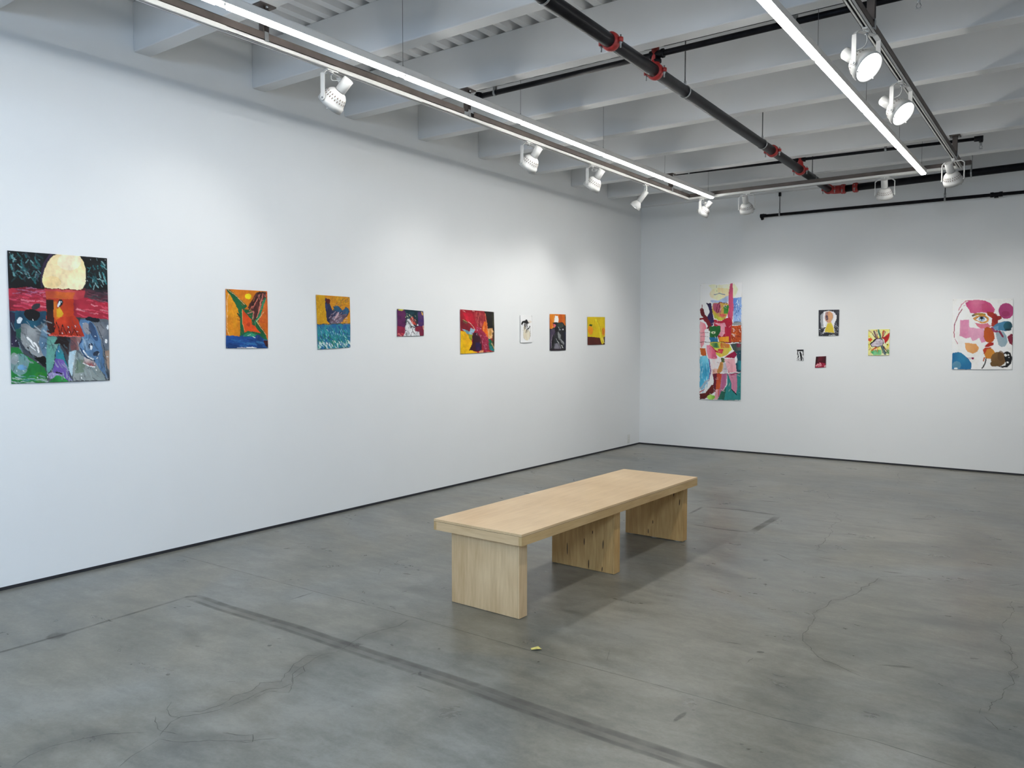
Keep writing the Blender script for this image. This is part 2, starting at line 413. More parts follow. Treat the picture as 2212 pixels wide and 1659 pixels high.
MARKS = [
('line',0.005,0.6,[(0.059,-7.444),(0.17,-7.432),(0.832,-7.421),(1.618,-7.409),(2.057,-7.39),(2.69,-7.391),(3.298,-7.401),(3.779,-7.39),(4.301,-7.393),(4.664,-7.354),(4.897,-7.377),(4.983,-7.391)]),
('dband',0.085,0.27,[(1.009,-7.896),(1.344,-7.904),(1.906,-7.882),(2.361,-7.888),(2.832,-7.884),(3.095,-7.884),(3.616,-7.904),(4.025,-7.905),(4.241,-7.906),(4.376,-7.908)]),
('band',0.026,0.36,[(1.02,-7.903),(1.04,-8.412),(1.052,-8.663),(1.045,-8.919),(1.052,-9.097)]),
('blob',0.15,0.4,[(1.02,-8.704),(1.066,-8.617)]),
('blob',0.05,0.5,[(1.004,-7.933),(1.06,-7.874)]),
('band',0.032,0.42,[(2.649,-4.422),(2.928,-4.446),(3.176,-4.421)]),
('band',0.07,0.34,[(3.183,-4.417),(3.183,-3.697)]),
('band',0.032,0.42,[(3.19,-3.661),(2.815,-3.649),(2.504,-3.707)]),
('band',0.03,0.4,[(2.504,-3.707),(2.519,-4.074)]),
('line',0.008,0.5,[(3.19,-3.661),(3.625,-3.67),(4.098,-3.645),(4.536,-3.621),(5.07,-3.58)]),
('crack',0.0048,0.62,[(4.255,-5.12),(4.264,-5.168),(4.226,-5.403),(4.182,-5.583),(4.139,-5.753),(4.109,-5.887),(4.089,-5.987),(4.103,-6.122),(4.125,-6.224),(4.124,-6.319),(4.14,-6.398),(4.168,-6.483),(4.212,-6.552),(4.259,-6.615),(4.315,-6.682),(4.37,-6.716),(4.439,-6.738),(4.5,-6.777)]),
('crack',0.0048,0.62,[(4.25,-5.096),(4.337,-5.033),(4.446,-4.954),(4.592,-4.888),(4.724,-4.824),(4.826,-4.815),(5.03,-4.72)]),
('crack',0.0048,0.62,[(3.228,-2.317),(3.301,-2.529),(3.354,-2.742)]),
('crack',0.0048,0.62,[(3.537,-3.234),(3.658,-3.599),(3.64,-3.798),(3.687,-4.027),(3.716,-4.331),(3.751,-4.641)]),
('crack',0.0048,0.62,[(3.596,-4.645),(3.751,-4.641),(3.903,-4.704)]),
('crack',0.0048,0.62,[(4.973,-5.152),(4.995,-5.355),(4.978,-5.57),(4.974,-5.724)]),
('crack',0.0048,0.62,[(4.93,-5.756),(4.953,-5.829),(4.986,-5.91),(5.012,-6.04),(5.028,-6.167),(5.07,-6.255),(5.045,-6.328),(5.044,-6.451),(5.036,-6.56),(5.027,-6.653),(5.002,-6.729),(4.988,-6.831)]),
('crack',0.0048,0.62,[(4.963,-6.803),(4.996,-6.934),(5.035,-6.988)]),
('crack',0.0048,0.62,[(5.07,-6.255),(5.104,-6.215)]),
('crack',0.0048,0.62,[(3.614,-0.638),(3.706,-1.242),(3.725,-1.533)]),
('crack',0.0048,0.62,[(1.479,-6.52),(1.518,-6.685),(1.555,-6.841),(1.633,-6.956)]),
('crack',0.0048,0.62,[(2.346,-7.43),(2.361,-7.535),(2.342,-7.624),(2.334,-7.72),(2.334,-7.807),(2.353,-7.894),(2.352,-7.959),(2.342,-8.029),(2.333,-8.098),(2.358,-8.168),(2.409,-8.245),(2.465,-8.313),(2.462,-8.366),(2.427,-8.405),(2.426,-8.469),(2.447,-8.526),(2.44,-8.602),(2.431,-8.654),(2.402,-8.72),(2.379,-8.779),(2.365,-8.833),(2.414,-8.879),(2.447,-8.915)]),
('crack',0.0048,0.62,[(2.462,-8.924),(2.535,-8.891),(2.623,-8.817),(2.694,-8.757),(2.765,-8.725),(2.822,-8.655)]),
('crack',0.0048,0.62,[(2.47,-8.928),(2.495,-9.031),(2.534,-9.121)]),
('crack',0.0048,0.62,[(2.378,-8.926),(2.302,-9.0),(2.231,-9.091),(2.2,-9.189),(2.2,-9.262),(2.229,-9.342)]),
('crack',0.0048,0.62,[(2.326,-8.041),(2.273,-8.073),(2.308,-8.175),(2.363,-8.278),(2.41,-8.326),(2.377,-8.39),(2.394,-8.467),(2.386,-8.534),(2.404,-8.616),(2.384,-8.699),(2.337,-8.744)]),
('crack',0.0048,0.62,[(2.366,-8.162),(2.434,-8.2),(2.445,-8.274),(2.516,-8.353),(2.543,-8.396),(2.452,-8.424),(2.461,-8.504)]),
('crack',0.0048,0.62,[(2.208,-8.722),(2.258,-8.779),(2.329,-8.794),(2.373,-8.784)]),
('crack',0.0048,0.62,[(2.274,-8.833),(2.314,-8.869),(2.407,-8.905),(2.491,-8.864)]),
('crack',0.0048,0.62,[(2.613,-8.756),(2.685,-8.724),(2.737,-8.686),(2.772,-8.739),(2.714,-8.771)]),
('crack',0.0048,0.62,[(4.131,-6.405),(4.079,-6.406),(4.004,-6.442)]),
('crack',0.0048,0.62,[(3.422,-7.155),(3.463,-7.22),(3.483,-7.297)]),
('crack',0.0048,0.62,[(4.022,-6.938),(4.03,-6.842)]),
('stain',0.17,0.15,[(2.346,-7.43),(2.361,-7.535),(2.342,-7.624),(2.334,-7.72),(2.334,-7.807),(2.353,-7.894),(2.352,-7.959),(2.342,-8.029),(2.333,-8.098),(2.358,-8.168),(2.409,-8.245),(2.465,-8.313),(2.462,-8.366),(2.427,-8.405),(2.426,-8.469),(2.447,-8.526),(2.44,-8.602),(2.431,-8.654),(2.402,-8.72),(2.379,-8.779),(2.365,-8.833),(2.414,-8.879),(2.447,-8.915)]),
('stain',0.17,0.15,[(2.378,-8.926),(2.302,-9.0),(2.231,-9.091),(2.2,-9.189),(2.2,-9.262),(2.229,-9.342)]),
('stain',0.17,0.15,[(2.462,-8.924),(2.535,-8.891),(2.623,-8.817),(2.694,-8.757),(2.765,-8.725),(2.822,-8.655)]),
('stain',0.06,0.08,[(4.255,-5.12),(4.264,-5.168),(4.226,-5.403),(4.182,-5.583),(4.139,-5.753),(4.109,-5.887),(4.089,-5.987),(4.103,-6.122),(4.125,-6.224),(4.124,-6.319),(4.14,-6.398),(4.168,-6.483),(4.212,-6.552),(4.259,-6.615),(4.315,-6.682),(4.37,-6.716),(4.439,-6.738),(4.5,-6.777)]),
('stain',0.06,0.08,[(4.93,-5.756),(4.953,-5.829),(4.986,-5.91),(5.012,-6.04),(5.028,-6.167),(5.07,-6.255),(5.045,-6.328),(5.044,-6.451),(5.036,-6.56),(5.027,-6.653),(5.002,-6.729),(4.988,-6.831)]),
('dash',0.03,0.42,[(4.017,-6.774),(4.054,-6.749)]),
('dash',0.014,0.42,[(3.525,-4.908),(3.717,-5.067)]),
('dash',0.014,0.42,[(3.376,-4.631),(3.541,-4.611)]),
('dash',0.03,0.42,[(4.525,-6.59),(4.681,-6.521)]),
('dash',0.014,0.42,[(3.738,-4.074),(3.906,-3.995)]),
('dash',0.014,0.42,[(3.797,-4.847),(3.977,-4.847)]),
('dash',0.03,0.42,[(3.304,-2.957),(3.338,-2.944)]),
('dash',0.014,0.42,[(3.85,-0.557),(3.927,-0.501)]),
('dash',0.014,0.42,[(4.165,-1.709),(4.304,-1.648)]),
('dash',0.03,0.42,[(4.218,-0.68),(4.326,-0.666)]),
('dash',0.014,0.42,[(3.979,-6.533),(4.002,-6.523)]),
('dash',0.014,0.42,[(4.257,-7.676),(4.274,-7.669)]),
('dash',0.03,0.42,[(3.986,-7.663),(3.994,-7.548)]),
('dash',0.014,0.42,[(3.844,-6.734),(3.935,-6.719)]),
('dash',0.014,0.42,[(2.974,-5.634),(3.076,-5.623)]),
('dash',0.03,0.42,[(4.238,-4.963),(4.368,-4.926)]),
('dash',0.014,0.42,[(3.228,-5.018),(3.253,-5.0)]),
('dash',0.014,0.42,[(2.364,-3.516),(2.483,-3.346)]),
('dash',0.03,0.42,[(2.813,-3.132),(3.036,-3.091)]),
('dash',0.014,0.42,[(2.017,-0.5),(2.309,-0.507)]),
('dash',0.014,0.42,[(2.594,-0.614),(2.782,-0.579)]),
('dash',0.03,0.42,[(4.122,-3.119),(4.275,-3.077)]),
('dash',0.014,0.42,[(2.366,-3.1),(2.394,-3.106)]),
('dash',0.014,0.42,[(3.3,-6.243),(3.345,-6.224)]),
('dash',0.03,0.42,[(4.865,-6.255),(4.906,-6.234)]),
('dash',0.014,0.42,[(4.928,-4.846),(4.999,-4.743)]),
('dash',0.014,0.42,[(4.15,-4.908),(4.167,-4.865)]),
('dash',0.03,0.42,[(0.592,-6.9),(0.622,-6.849)]),
('dash',0.014,0.42,[(0.567,-6.757),(0.605,-6.692)]),
('dash',0.014,0.42,[(0.821,-6.755),(0.838,-6.672)]),
('dash',0.03,0.42,[(1.715,-6.83),(1.787,-6.817)]),
('dash',0.014,0.42,[(1.985,-7.12),(1.999,-7.071)]),
('dash',0.014,0.42,[(1.991,-8.027),(2.008,-8.008)]),
('dash',0.03,0.42,[(2.028,-8.112),(2.044,-8.093)]),
('dash',0.014,0.42,[(1.738,-8.321),(1.771,-8.314)]),
('dash',0.014,0.42,[(2.229,-8.478),(2.261,-8.447)]),
('dash',0.03,0.42,[(1.943,-8.595),(1.952,-8.575)]),
('dash',0.014,0.42,[(1.554,-7.619),(1.562,-7.425)]),
('dash',0.014,0.42,[(2.929,-8.017),(3.054,-8.02)]),
('dash',0.03,0.42,[(0.112,-6.607),(0.146,-6.583)]),
('dash',0.014,0.42,[(1.906,-9.142),(1.911,-9.139)]),
('dash',0.014,0.42,[(2.851,-8.317),(2.862,-8.309)]),
('dash',0.03,0.42,[(2.739,-7.648),(2.751,-7.639)]),
('dash',0.014,0.42,[(1.756,-7.895),(1.775,-7.862)]),
('dash',0.014,0.42,[(2.84,-7.948),(2.847,-7.915)]),
]
def floor():
    q = MB()
    q.box((-0.1, YR - 0.1, -0.1), (XR + 0.1, 0.1, 0), M_floor)
    lay = q.bm.verts.layers.float.new('mark')
    fi = q.mi(M_mark)
    rnd = random.Random(4)
    hz = [0.0004]
    def ribbon(pts, wd, st, soft=0.5, core=0.0):
        """flat strip with zero opacity at its two edges"""
        hz[0] += 0.000012
        z = hz[0]
        P = [Vector((a, b)) for a, b in pts]
        rows = []
        L_ = len(P)
        for i, p in enumerate(P):
            d = (P[min(i + 1, L_ - 1)] - P[max(i - 1, 0)])
            if d.length < 1e-6: d = Vector((1, 0))
            d.normalize(); n = Vector((-d.y, d.x)); h = wd[i] / 2 if isinstance(wd, list) else wd / 2
            e = 0 if (i in (0, L_ - 1) and L_ > 2 and soft) else 1
            row = []
            for tt, al in ((-1, 0), (-soft, 1), (soft, 1), (1, 0)):
                v = q.bm.verts.new((p.x + n.x * h * tt, p.y + n.y * h * tt, z)); v[lay] = al * st * e; row.append(v)
            rows.append(row)
        for A, B in zip(rows[:-1], rows[1:]):
            for k in range(3):
                fc = q.bm.faces.new((A[k], B[k], B[k + 1], A[k + 1])); fc.material_index = fi
    def dens(pts, step, jit):
        out = []
        for a, b in zip(pts[:-1], pts[1:]):
            a, b = Vector(a), Vector(b); d = b - a; n = max(1, int(d.length / step))
            for k in range(n):
                p = a + d * (k / n)
                if out: p = p + Vector((-d.y, d.x)).normalized() * rnd.uniform(-jit, jit)
                out.append((p.x, p.y))
        out.append(tuple(pts[-1])); return out
    for kind, wd, st, pts in MARKS:
        if kind == 'line': ribbon(dens(pts, 0.4, 0), wd, st, 0.35)
        elif kind == 'band': ribbon(dens(pts, 0.12, 0.002), wd, st, 0.7)
        elif kind == 'dband':
            D = dens(pts, 0.12, 0.002); P = [Vector(p) for p in D]
            for off, ww, s_ in ((-0.036, 0.030, st * 0.7), (0.030, 0.045, st * 0.8), (0, 0.10, st * 0.75)):
                R = []
                for i, p in enumerate(P):
                    d = (P[min(i + 1, len(P) - 1)] - P[max(i - 1, 0)]).normalized()
                    R.append((p.x - d.y * off, p.y + d.x * off))
                ribbon(R, ww, s_, 0.7)
        elif kind == 'crack':
            D = dens(dens(pts, 0.055, 0.019), 0.02, 0.004); ribbon(D, [wd * rnd.uniform(0.35, 1.0) for _ in D], st, 0.3)
        elif kind == 'stain': ribbon(dens(pts, 0.16, 0.0), wd, st, 0.35)
        elif kind in ('blob', 'dash'):
            a, b = Vector(pts[0]), Vector(pts[1]); n = 7
            D = [tuple(a + (b - a) * (k / (n - 1))) for k in range(n)]
            W_ = [wd * math.sin(math.pi * (k + 0.35) / (n - 0.3)) * rnd.uniform(0.75, 1.1) for k in range(n)]
            ribbon(D, W_, st, 0.5)
    o = q.obj('floor'); struct(o)
floor()

# ------------------------------------------------------------------ bench
FLECKS = [[], [(0.263, 0.07, 0.085), (0.544, 0.155, 0.05), (0.848, 0.15, 0.065), (0.618, 0.004, 0.062), (0.837, 0.002, 0.035), (0.68, 0.24, 0.024)],
          [(0.42, 0.018, 0.04), (0.865, 0.33, 0.045), (0.965, 0.27, 0.05), (0.50, 0.10, 0.03)]]
def bench():
    a = math.radians(-1.3)
    t = thing('bench', 'long birch plywood gallery bench with a slab top on three upright panel legs', 'bench', (2.60, -5.99, 0), a)
    # slab: local x -0.315..0.315, y -1.12..1.12 , z .416....480
    x0, x1, y0, y1 = -0.335, 0.298, -1.125, 1.125
    q = MB(); q.box((x0, y0, 0.466), (x1, y1, 0.480), M_wtop, bev=0.0012)
    q.box((x0 + 0.0015, y0 + 0.0015, 0.4645), (x1 - 0.0015, y1 - 0.0015, 0.466), M_seam)
    q.obj('seat_top', t)
    q = MB(); q.box((x1 - 0.02, y0 + 0.0005, 0.416), (x1, y1 - 0.0005, 0.4645), M_wband, bev=0.0008)
    q.box((x0, y0 + 0.0005, 0.416), (x0 + 0.02, y1 - 0.0005, 0.4645), M_wband, bev=0.0008)
    q.box((x0 + 0.02, y0, 0.416), (x1 - 0.02, y0 + 0.02, 0.4645), M_wendb)
    q.box((x0 + 0.02, y1 - 0.02, 0.416), (x1 - 0.02, y1, 0.4645), M_wendb)
    q.box((x0 + 0.02, y0 + 0.02, 0.418), (x1 - 0.02, y1 - 0.02, 0.4645), M_wleg)
    q.obj('seat_frame', t)
    for k, (yf, lift) in enumerate(((-1.085, 0.002), (-0.055, 0.002), (0.975, 0.006))):
        lx0, lx1, th = -0.233, 0.252, 0.074
        q = MB()
        q.box((lx0, yf, lift), (lx1 - 0.012, yf + th, 0.416), M_wleg if k == 0 else M_wleg_shade, bev=0.001)
        q.box((lx1 - 0.0115, yf + 0.0005, lift), (lx1, yf + th - 0.0005, 0.416), M_wend, bev=0.0008)
        q.box((lx1 - 0.0125, yf + 0.001, lift + 0.001), (lx1 - 0.011, yf + th - 0.001, 0.416), M_seam)
        # dark mineral flecks in the veneer of the two rear panels
        for uu, vv, ln in FLECKS[k]:
            cx = lx0 + uu * (lx1 - 0.012 - lx0); y_ = yf - 0.0003
            ring_ = []
            for j in range(10):
                a_ = 2 * math.pi * j / 10
                ring_.append(q.bm.verts.new((cx + 0.0034 * math.cos(a_) + 0.004 * math.sin(a_) * (uu - 0.5), y_, lift + vv + ln * 0.5 + ln * 0.5 * math.sin(a_))))
            fc = q.bm.faces.new(ring_); fc.material_index = q.mi(M_fleck)
        lg = q.obj('leg', t)
        for px in (lx0 + 0.05, (lx0 + lx1) / 2, lx1 - 0.05):
            q = MB(); q.cyl((px, yf + th / 2, 0), (px, yf + th / 2, lift + 0.001), 0.034, M_felt, 20); q.obj('foot_pad', lg)
bench()

# ------------------------------------------------------------------ linear lights
def hang_z(y):
    """height of what a cable at y can hang from: a beam underside or the deck"""
    k = (y + 5.72) / 0.94 - math.floor((y + 5.72) / 0.94)
    return 3.46 if k * 0.94 < 0.128 or k * 0.94 > 0.932 else 3.789

def linear_light(x, z0, y_end, n, pitch, label, xend=None):
    """z0: underside of the housing; the lamp bars hang 3.4 cm below it"""
    t = thing('linear_light', label, 'light fixture', (x, y_end, z0), 0, 'suspended linear light runs')
    for k in range(n):
        a = -k * pitch; b = -(k + 1) * pitch
        q = MB()
        prof = [(-0.027, 0), (-0.027, 0.038), (-0.022, 0.046), (0.022, 0.046), (0.027, 0.038), (0.027, 0)]
        q.prism(prof, b + 0.001, a - 0.001, M_house, 'y')
        if k == 0: q.box((-0.028, -0.0005, -0.002), (0.028, 0.003, 0.047), M_house, bev=0.001)
        hs = q.obj('housing', t)
        q = MB()
        prof = [(-0.0255, -0.001), (-0.0215, -0.012), (-0.017, -0.015), (0.017, -0.015), (0.0215, -0.012), (0.0255, -0.001)]
        q.prism(prof, b + 0.035, a - 0.035 if k else -0.008, M_tube, 'y')
        prof2 = [(-0.018, -0.003), (-0.014, -0.012), (0.014, -0.012), (0.018, -0.003)]
        q.prism(prof2, b - 0.034 if k < n - 1 else b + 0.01, b + 0.034, M_tube, 'y')
        q.obj('lamp_tube', t)
        if k < n - 1:
            q = MB(); q.box((0.006, b - 0.006, -0.012), (0.022, b + 0.006, -0.001), M_white, bev=0.002)
            q.box((-0.022, b - 0.006, -0.012), (-0.006, b + 0.006, -0.001), M_white, bev=0.002)
            q.obj('lamp_holder', t)
            q = MB(); q.cyl((0, b, 0.046), (0, b, hang_z(y_end + b) - z0), 0.0014, M_cable, 6)
            q.cyl((0, b, 0.045), (0, b, 0.062), 0.005, M_zinc, 10); q.obj('cable', t)
    q = MB(); q.cyl((0, -0.12, 0.046), (0, -0.12, hang_z(y_end - 0.12) - z0), 0.0014, M_cable, 6)
    q.cyl((0, -0.12, 0.045), (0, -0.12, 0.062), 0.005, M_zinc, 10); q.obj('cable', t)
linear_light(1.65, 3.224, -1.45, 7, 1.317, 'long glowing linear ceiling light nearer the left wall, beside the brown strut')
linear_light(3.92, 3.200, -1.58, 7, 1.317, 'long glowing linear ceiling light on the right, past the thick black pipe')

# ------------------------------------------------------------------ lighting track frame
TZ = 3.232
def track_piece(p0, p1, name, parent, up=0.027):
    p0, p1 = Vector(p0), Vector(p1); d = (p1 - p0); Ln = d.length
    ang = math.atan2(d.y, d.x)
    T = Matrix.Translation(p0) @ Matrix.Rotation(ang, 4, 'Z')
    q = MB()
    # profile with a slot underneath (local: x along, y across, z up)
    hw = 0.018
    for a, b, m in (((0, -hw, 0), (Ln, -0.006, 0.004), M_white), ((0, 0.006, 0), (Ln, hw, 0.004), M_white),
                    ((0, -hw, 0.0), (Ln, -hw + 0.003, up), M_white), ((0, hw - 0.003, 0.0), (Ln, hw, up), M_white),
                    ((0, -hw, up - 0.003), (Ln, hw, up), M_white), ((0, -0.010, 0.012), (Ln, 0.010, 0.013), M_dark)):
        q.box(a, b, m, T=T)
    return q.obj(name, parent)
def strut_piece(p0, p1, name, parent):
    p0, p1 = Vector(p0), Vector(p1); d = (p1 - p0); Ln = d.length
    T = Matrix.Translation(p0) @ Matrix.Rotation(math.atan2(d.y, d.x), 4, 'Z')
    q = MB(); h = 0.041; w_ = 0.0205
    q.box((0, -w_, 0), (Ln, w_, 0.003), M_strut, T=T)
    q.box((0, -w_, 0.002), (Ln, -w_ + 0.003, h), M_strut, T=T)
    q.box((0, w_ - 0.003, 0.002), (Ln, w_, h), M_strut, T=T)
    q.box((0, -w_, h - 0.003), (Ln, -0.011, h), M_strut, T=T); q.box((0, 0.011, h - 0.003), (Ln, w_, h), M_strut, T=T)
    return q.obj(name, parent)
XL, XT, YB = 1.325, 4.225, -1.40
t = thing('lighting_track', 'white lighting track in a U shape carried by brown steel strut under the beams', 'lighting track', (XL, YB, TZ))
t.matrix_world = Matrix.Translation((0, 0, 0))
t.location = (0, 0, 0)
L0, L1, R0, R1 = (XL, -12.6, TZ), (XL, YB, TZ), (4.245, -12.6, TZ), (4.225, YB - 0.06, TZ)
track_piece(L0, L1, 'track', t); track_piece((XL - 0.018, YB, TZ), (XT + 0.02, YB - 0.06, TZ), 'track', t); track_piece(R0, R1, 'track', t)
up = Vector((0, 0, 0.029))
strut_piece(Vector(L0) + up, Vector((XL, -5.72, TZ)) + up, 'strut', t)
strut_piece(Vector((XL, -5.60, TZ)) + up, Vector((XL, YB + 0.02, TZ)) + up, 'strut', t)
strut_piece(Vector((XL + 0.03, YB + 0.01, TZ)) + up, Vector((XT + 0.1, YB - 0.04, TZ)) + up, 'strut', t)
strut_piece(Vector(R0) + up, Vector(R1) + up, 'strut', t)
for (x, y) in ((XL, -10.36), (XL, -7.54), (XL, -5.66), (XL, -1.90), (4.24, -9.42), (4.24, -5.66), (4.23, -1.90)):
    q = MB()
    q.box((x - 0.0205, y - 0.02, TZ + 0.07), (x + 0.0205, y - 0.017, 3.46), M_strut)
    q.box((x - 0.0205, y + 0.017, TZ + 0.07), (x + 0.0205, y + 0.02, 3.46), M_strut)
    q.box((x - 0.0205, y - 0.017, TZ + 0.07), (x - 0.0175, y + 0.017, 3.46), M_strut)
    q.box((x - 0.045, y - 0.055, 3.452), (x + 0.045, y + 0.055, 3.46), M_strut)
    for s_ in (-1, 1): q.cyl((x + s_ * 0.03, y, 3.44), (x + s_ * 0.03, y, 3.456), 0.008, M_zinc, 8)
    q.box((x - 0.026, y - 0.014, TZ + 0.026), (x + 0.026, y + 0.014, TZ + 0.03), M_zinc)
    q.box((x + 0.0215, y - 0.014, TZ + 0.02), (x + 0.0245, y + 0.014, TZ + 0.075), M_zinc)
    q.obj('hanger', t)

# ------------------------------------------------------------------ track spots
def spot(pos, aim, label, yoke=True, hang=None, energy=1.0, size=1.0, ywid=0.03, roll=0.0, cone=88, th=0.0035):
    """pos: point on the track underside; aim: world direction of the beam"""
    aim = Vector(aim).normalized()
    hz = Vector((aim.x, aim.y, 0)).normalized(); side = Vector((-hz.y, hz.x, 0)); Z = Vector((0, 0, 1))
    t = thing('track_spotlight', label, 'spotlight', pos, 0, 'white track spotlights')
    P0 = Vector((0, 0, 0))
    drop = 0.175 * size if yoke else 0.10
    # adapter
    q = MB()
    tr = Vector((0, 1, 0)) if abs(pos[0] - XL) < 0.1 or pos[0] > 4.15 else Vector((1, 0, 0))
    T = Matrix.Rotation(math.atan2(tr.y, tr.x), 4, 'Z')
    q.box((-0.045, -0.015, -0.010), (0.045, 0.015, 0.0), M_white, bev=0.003, T=T)
    q.cyl((0, 0, -0.022), (0, 0, -0.009), 0.014, M_white, 16)
    q.cyl((0, 0, -0.030), (0, 0, -0.022), 0.009, M_zinc, 12)
    q.obj('adapter', t)
    if yoke:
        R = 0.098 * size
        piv = Vector((0, 0, -0.022 - drop))
        q = MB(); hw = ywid / 2
        pts = [side * -R + piv, side * -R + Vector((0, 0, -0.045)), side * (-R + 0.028) + Vector((0, 0, -0.022)),
               side * (R - 0.028) + Vector((0, 0, -0.022)), side * R + Vector((0, 0, -0.045)), side * R + piv]
        rows = []
        cen = Vector((0, 0, -0.10))
        for i, p in enumerate(pts):
            o = [side * -1, (side * -1 + Z * 0.5).normalized(), (side * -0.5 + Z).normalized(), (side * 0.5 + Z).normalized(), (side + Z * 0.5).normalized(), side][i]
            rows.append([q.bm.verts.new(p + hz * hw + o * th / 2), q.bm.verts.new(p - hz * hw + o * th / 2),
                         q.bm.verts.new(p - hz * hw - o * th / 2), q.bm.verts.new(p + hz * hw - o * th / 2)])
        q.skin(rows, M_lamp, smooth=False)
        for s_ in (-1, 1):
            q.cyl(piv + side * s_ * (R - 0.002), piv + side * s_ * (R + 0.003), hw, M_lamp, 16)
            q.cyl(piv + side * s_ * (R - 0.012), piv + side * s_ * (R + 0.007), 0.006, M_zinc, 8)
        q.obj('yoke', t)
        o = piv - aim * 0.030                          # pivot sits just behind the rim
        k = 0.086 * size
        q = MB()
        bell = [(-0.054 * size, 0.034 * size), (-0.050 * size, 0.046 * size), (-0.034 * size, 0.062 * size), (-0.010 * size, 0.074 * size), (0.022 * size, 0.080 * size), (0.026 * size, k), (0.060 * size, k), (0.060 * size, k - 0.006), (0.050 * size, k - 0.008)]
        q.lathe(o, aim, bell, M_lamp, 32, (True, False))
        # vent slots in rows around the bell
        for (d, rr, nn) in ((-0.022, 0.0690, 22), (-0.003, 0.0762, 26)):
            u1 = aim.cross(Z).normalized(); u2 = aim.cross(u1)
            for j in range(nn):
                a = 2 * math.pi * j / nn
                nn_ = u1 * math.cos(a) + u2 * math.sin(a); tg = aim.cross(nn_)
                c = o + aim * d * size + nn_ * (rr * size)
                vs = [q.bm.verts.new(c + tg * (sx * 0.0026) + (aim * 0.86 + nn_ * 0.30) * (sy * 0.0065) + nn_ * 0.0012) for sx, sy in ((-1, -1), (1, -1), (1, 1), (-1, 1))]
                fc = q.bm.faces.new(vs); fc.material_index = q.mi(M_vent)
        for s_ in (0.4, 2.5, 4.6):
            nn_ = aim.cross(Z).normalized() * math.cos(s_) + aim.cross(aim.cross(Z).normalized()) * math.sin(s_)
            q.cyl(o + aim * 0.052 * size + nn_ * (k - 0.006), o + aim * 0.070 * size + nn_ * (k - 0.004), 0.004, M_lamp, 8)
        q.obj('lamp_head', t)
        q = MB()
        q.lathe(o, aim, [(-0.150 * size, 0.030 * size), (-0.146 * size, 0.034 * size), (-0.060 * size, 0.034 * size), (-0.056 * size, 0.030 * size)], M_lamp, 24)
        q.lathe(o, aim, [(-0.058 * size, 0.027 * size), (-0.050 * size, 0.027 * size)], M_dark, 20)
        q.obj('socket', t)
        # lead from adapter to socket
        e = o - aim * 0.13 * size + side * 0.02
        b0 = Vector((0, 0, -0.028)); mid = Vector((0, 0, -0.075)) - hz * -0.02
        pts = []
        c1 = Vector((0, 0, -0.10)) + side * 0.035; c2 = e + Z * 0.02 + hz * 0.045
        for i in range(11):
            s_ = i / 10
            pts.append(b0 * (1 - s_) ** 3 + c1 * (3 * s_ * (1 - s_) ** 2) + c2 * (3 * s_ * s_ * (1 - s_)) + e * s_ ** 3)
        q.tube(pts, 0.0028, M_lamp, 8) if False else None
        q = MB(); q.tube(pts, 0.0028, M_lamp, 8); q.obj('lead', t)
        lens_at, lr = o + aim * 0.046 * size, k - 0.009
    else:
        j = Vector((0, 0, -0.115))
        q = MB()
        q.box((-0.014, -0.012, -0.085), (0.014, 0.012, -0.020), M_lamp, bev=0.003)
        q.obj('stem', t)
        o = Vector((0, 0, -0.085)) + aim * 0.01
        q = MB()
        q.lathe(o, aim, [(-0.03, 0.024), (-0.026, 0.028), (0.105, 0.030), (0.110, 0.026)], M_lamp, 24)
        q.box((-0.004, -0.031, -0.16), (0.004, -0.027, -0.12), M_dark) if False else None
        q.obj('socket', t)
        q = MB(); q.lathe(o, aim, [(0.108, 0.027), (0.125, 0.040), (0.150, 0.058), (0.172, 0.064), (0.186, 0.062)], M_lamp, 28, (True, False))
        q.obj('lamp_head', t)
        lens_at, lr = o + aim * 0.180, 0.0605
    q = MB(); q.lathe(lens_at, aim, [(0.0, lr), (0.004, lr * 0.8), (0.007, lr * 0.4)], M_lens, 32)
    q.obj('lens', t)
    ld = bpy.data.lights.new('spot', 'SPOT'); ld.energy = SPOT * energy; ld.spot_size = math.radians(cone); ld.spot_blend = 1.0
    ld.shadow_soft_size = 0.05; ld.color = (1.0, 0.985, 0.95)
    lo = bpy.data.objects.new('beam', ld); C.objects.link(lo); lo.parent = t
    lo.location = lens_at + aim * 0.03
    lo.rotation_euler = aim.to_track_quat('-Z', 'Y').to_euler()
    return t

spot((XL, -7.03, TZ), (-1, -0.25, -1.0), 'white track spotlight nearest the camera above the left wall', energy=0.62)
spot((XL, -4.82, TZ), (-1, 0.02, -1.2), 'white spotlight with a loose lead arc, second nearest on the left track', energy=0.72)
spot((XL, -3.72, TZ), (-1, 0.0, -1.3), 'white spotlight between the loose-lead lamp and the slim glowing bulb lamp', energy=0.9)
spot((XL, -2.55, TZ), (-1, -0.25, -1.25), 'slim white spotlight without a yoke, its flared bulb glowing at the rim', yoke=False, energy=1.2)
spot((1.52, YB - 0.005, TZ), (-1, 0.0, -1.3), 'small white spotlight just below the far end of the left linear light', size=0.88, energy=1.3)
spot((2.06, YB - 0.015, TZ), (-0.1, 1, -1.45), 'white spotlight on the cross track right of the left linear light end', size=0.95, energy=1.7, th=0.009, ywid=0.012)
spot((3.54, YB - 0.047, TZ), (-0.12, 1, -1.55), 'white spotlight on the cross track left of the right linear light end', size=0.95, energy=1.6, th=0.009, ywid=0.012)
spot((4.226, -1.95, TZ), (0.25, 1, -1.3), 'white spotlight at the far right track corner in front of the hanging rod', energy=1.8, th=0.009, ywid=0.012)
spot((4.23, -4.66, TZ), (0.88, -0.42, -0.82), 'white spotlight with a lit lens on the right track, the farther of two')
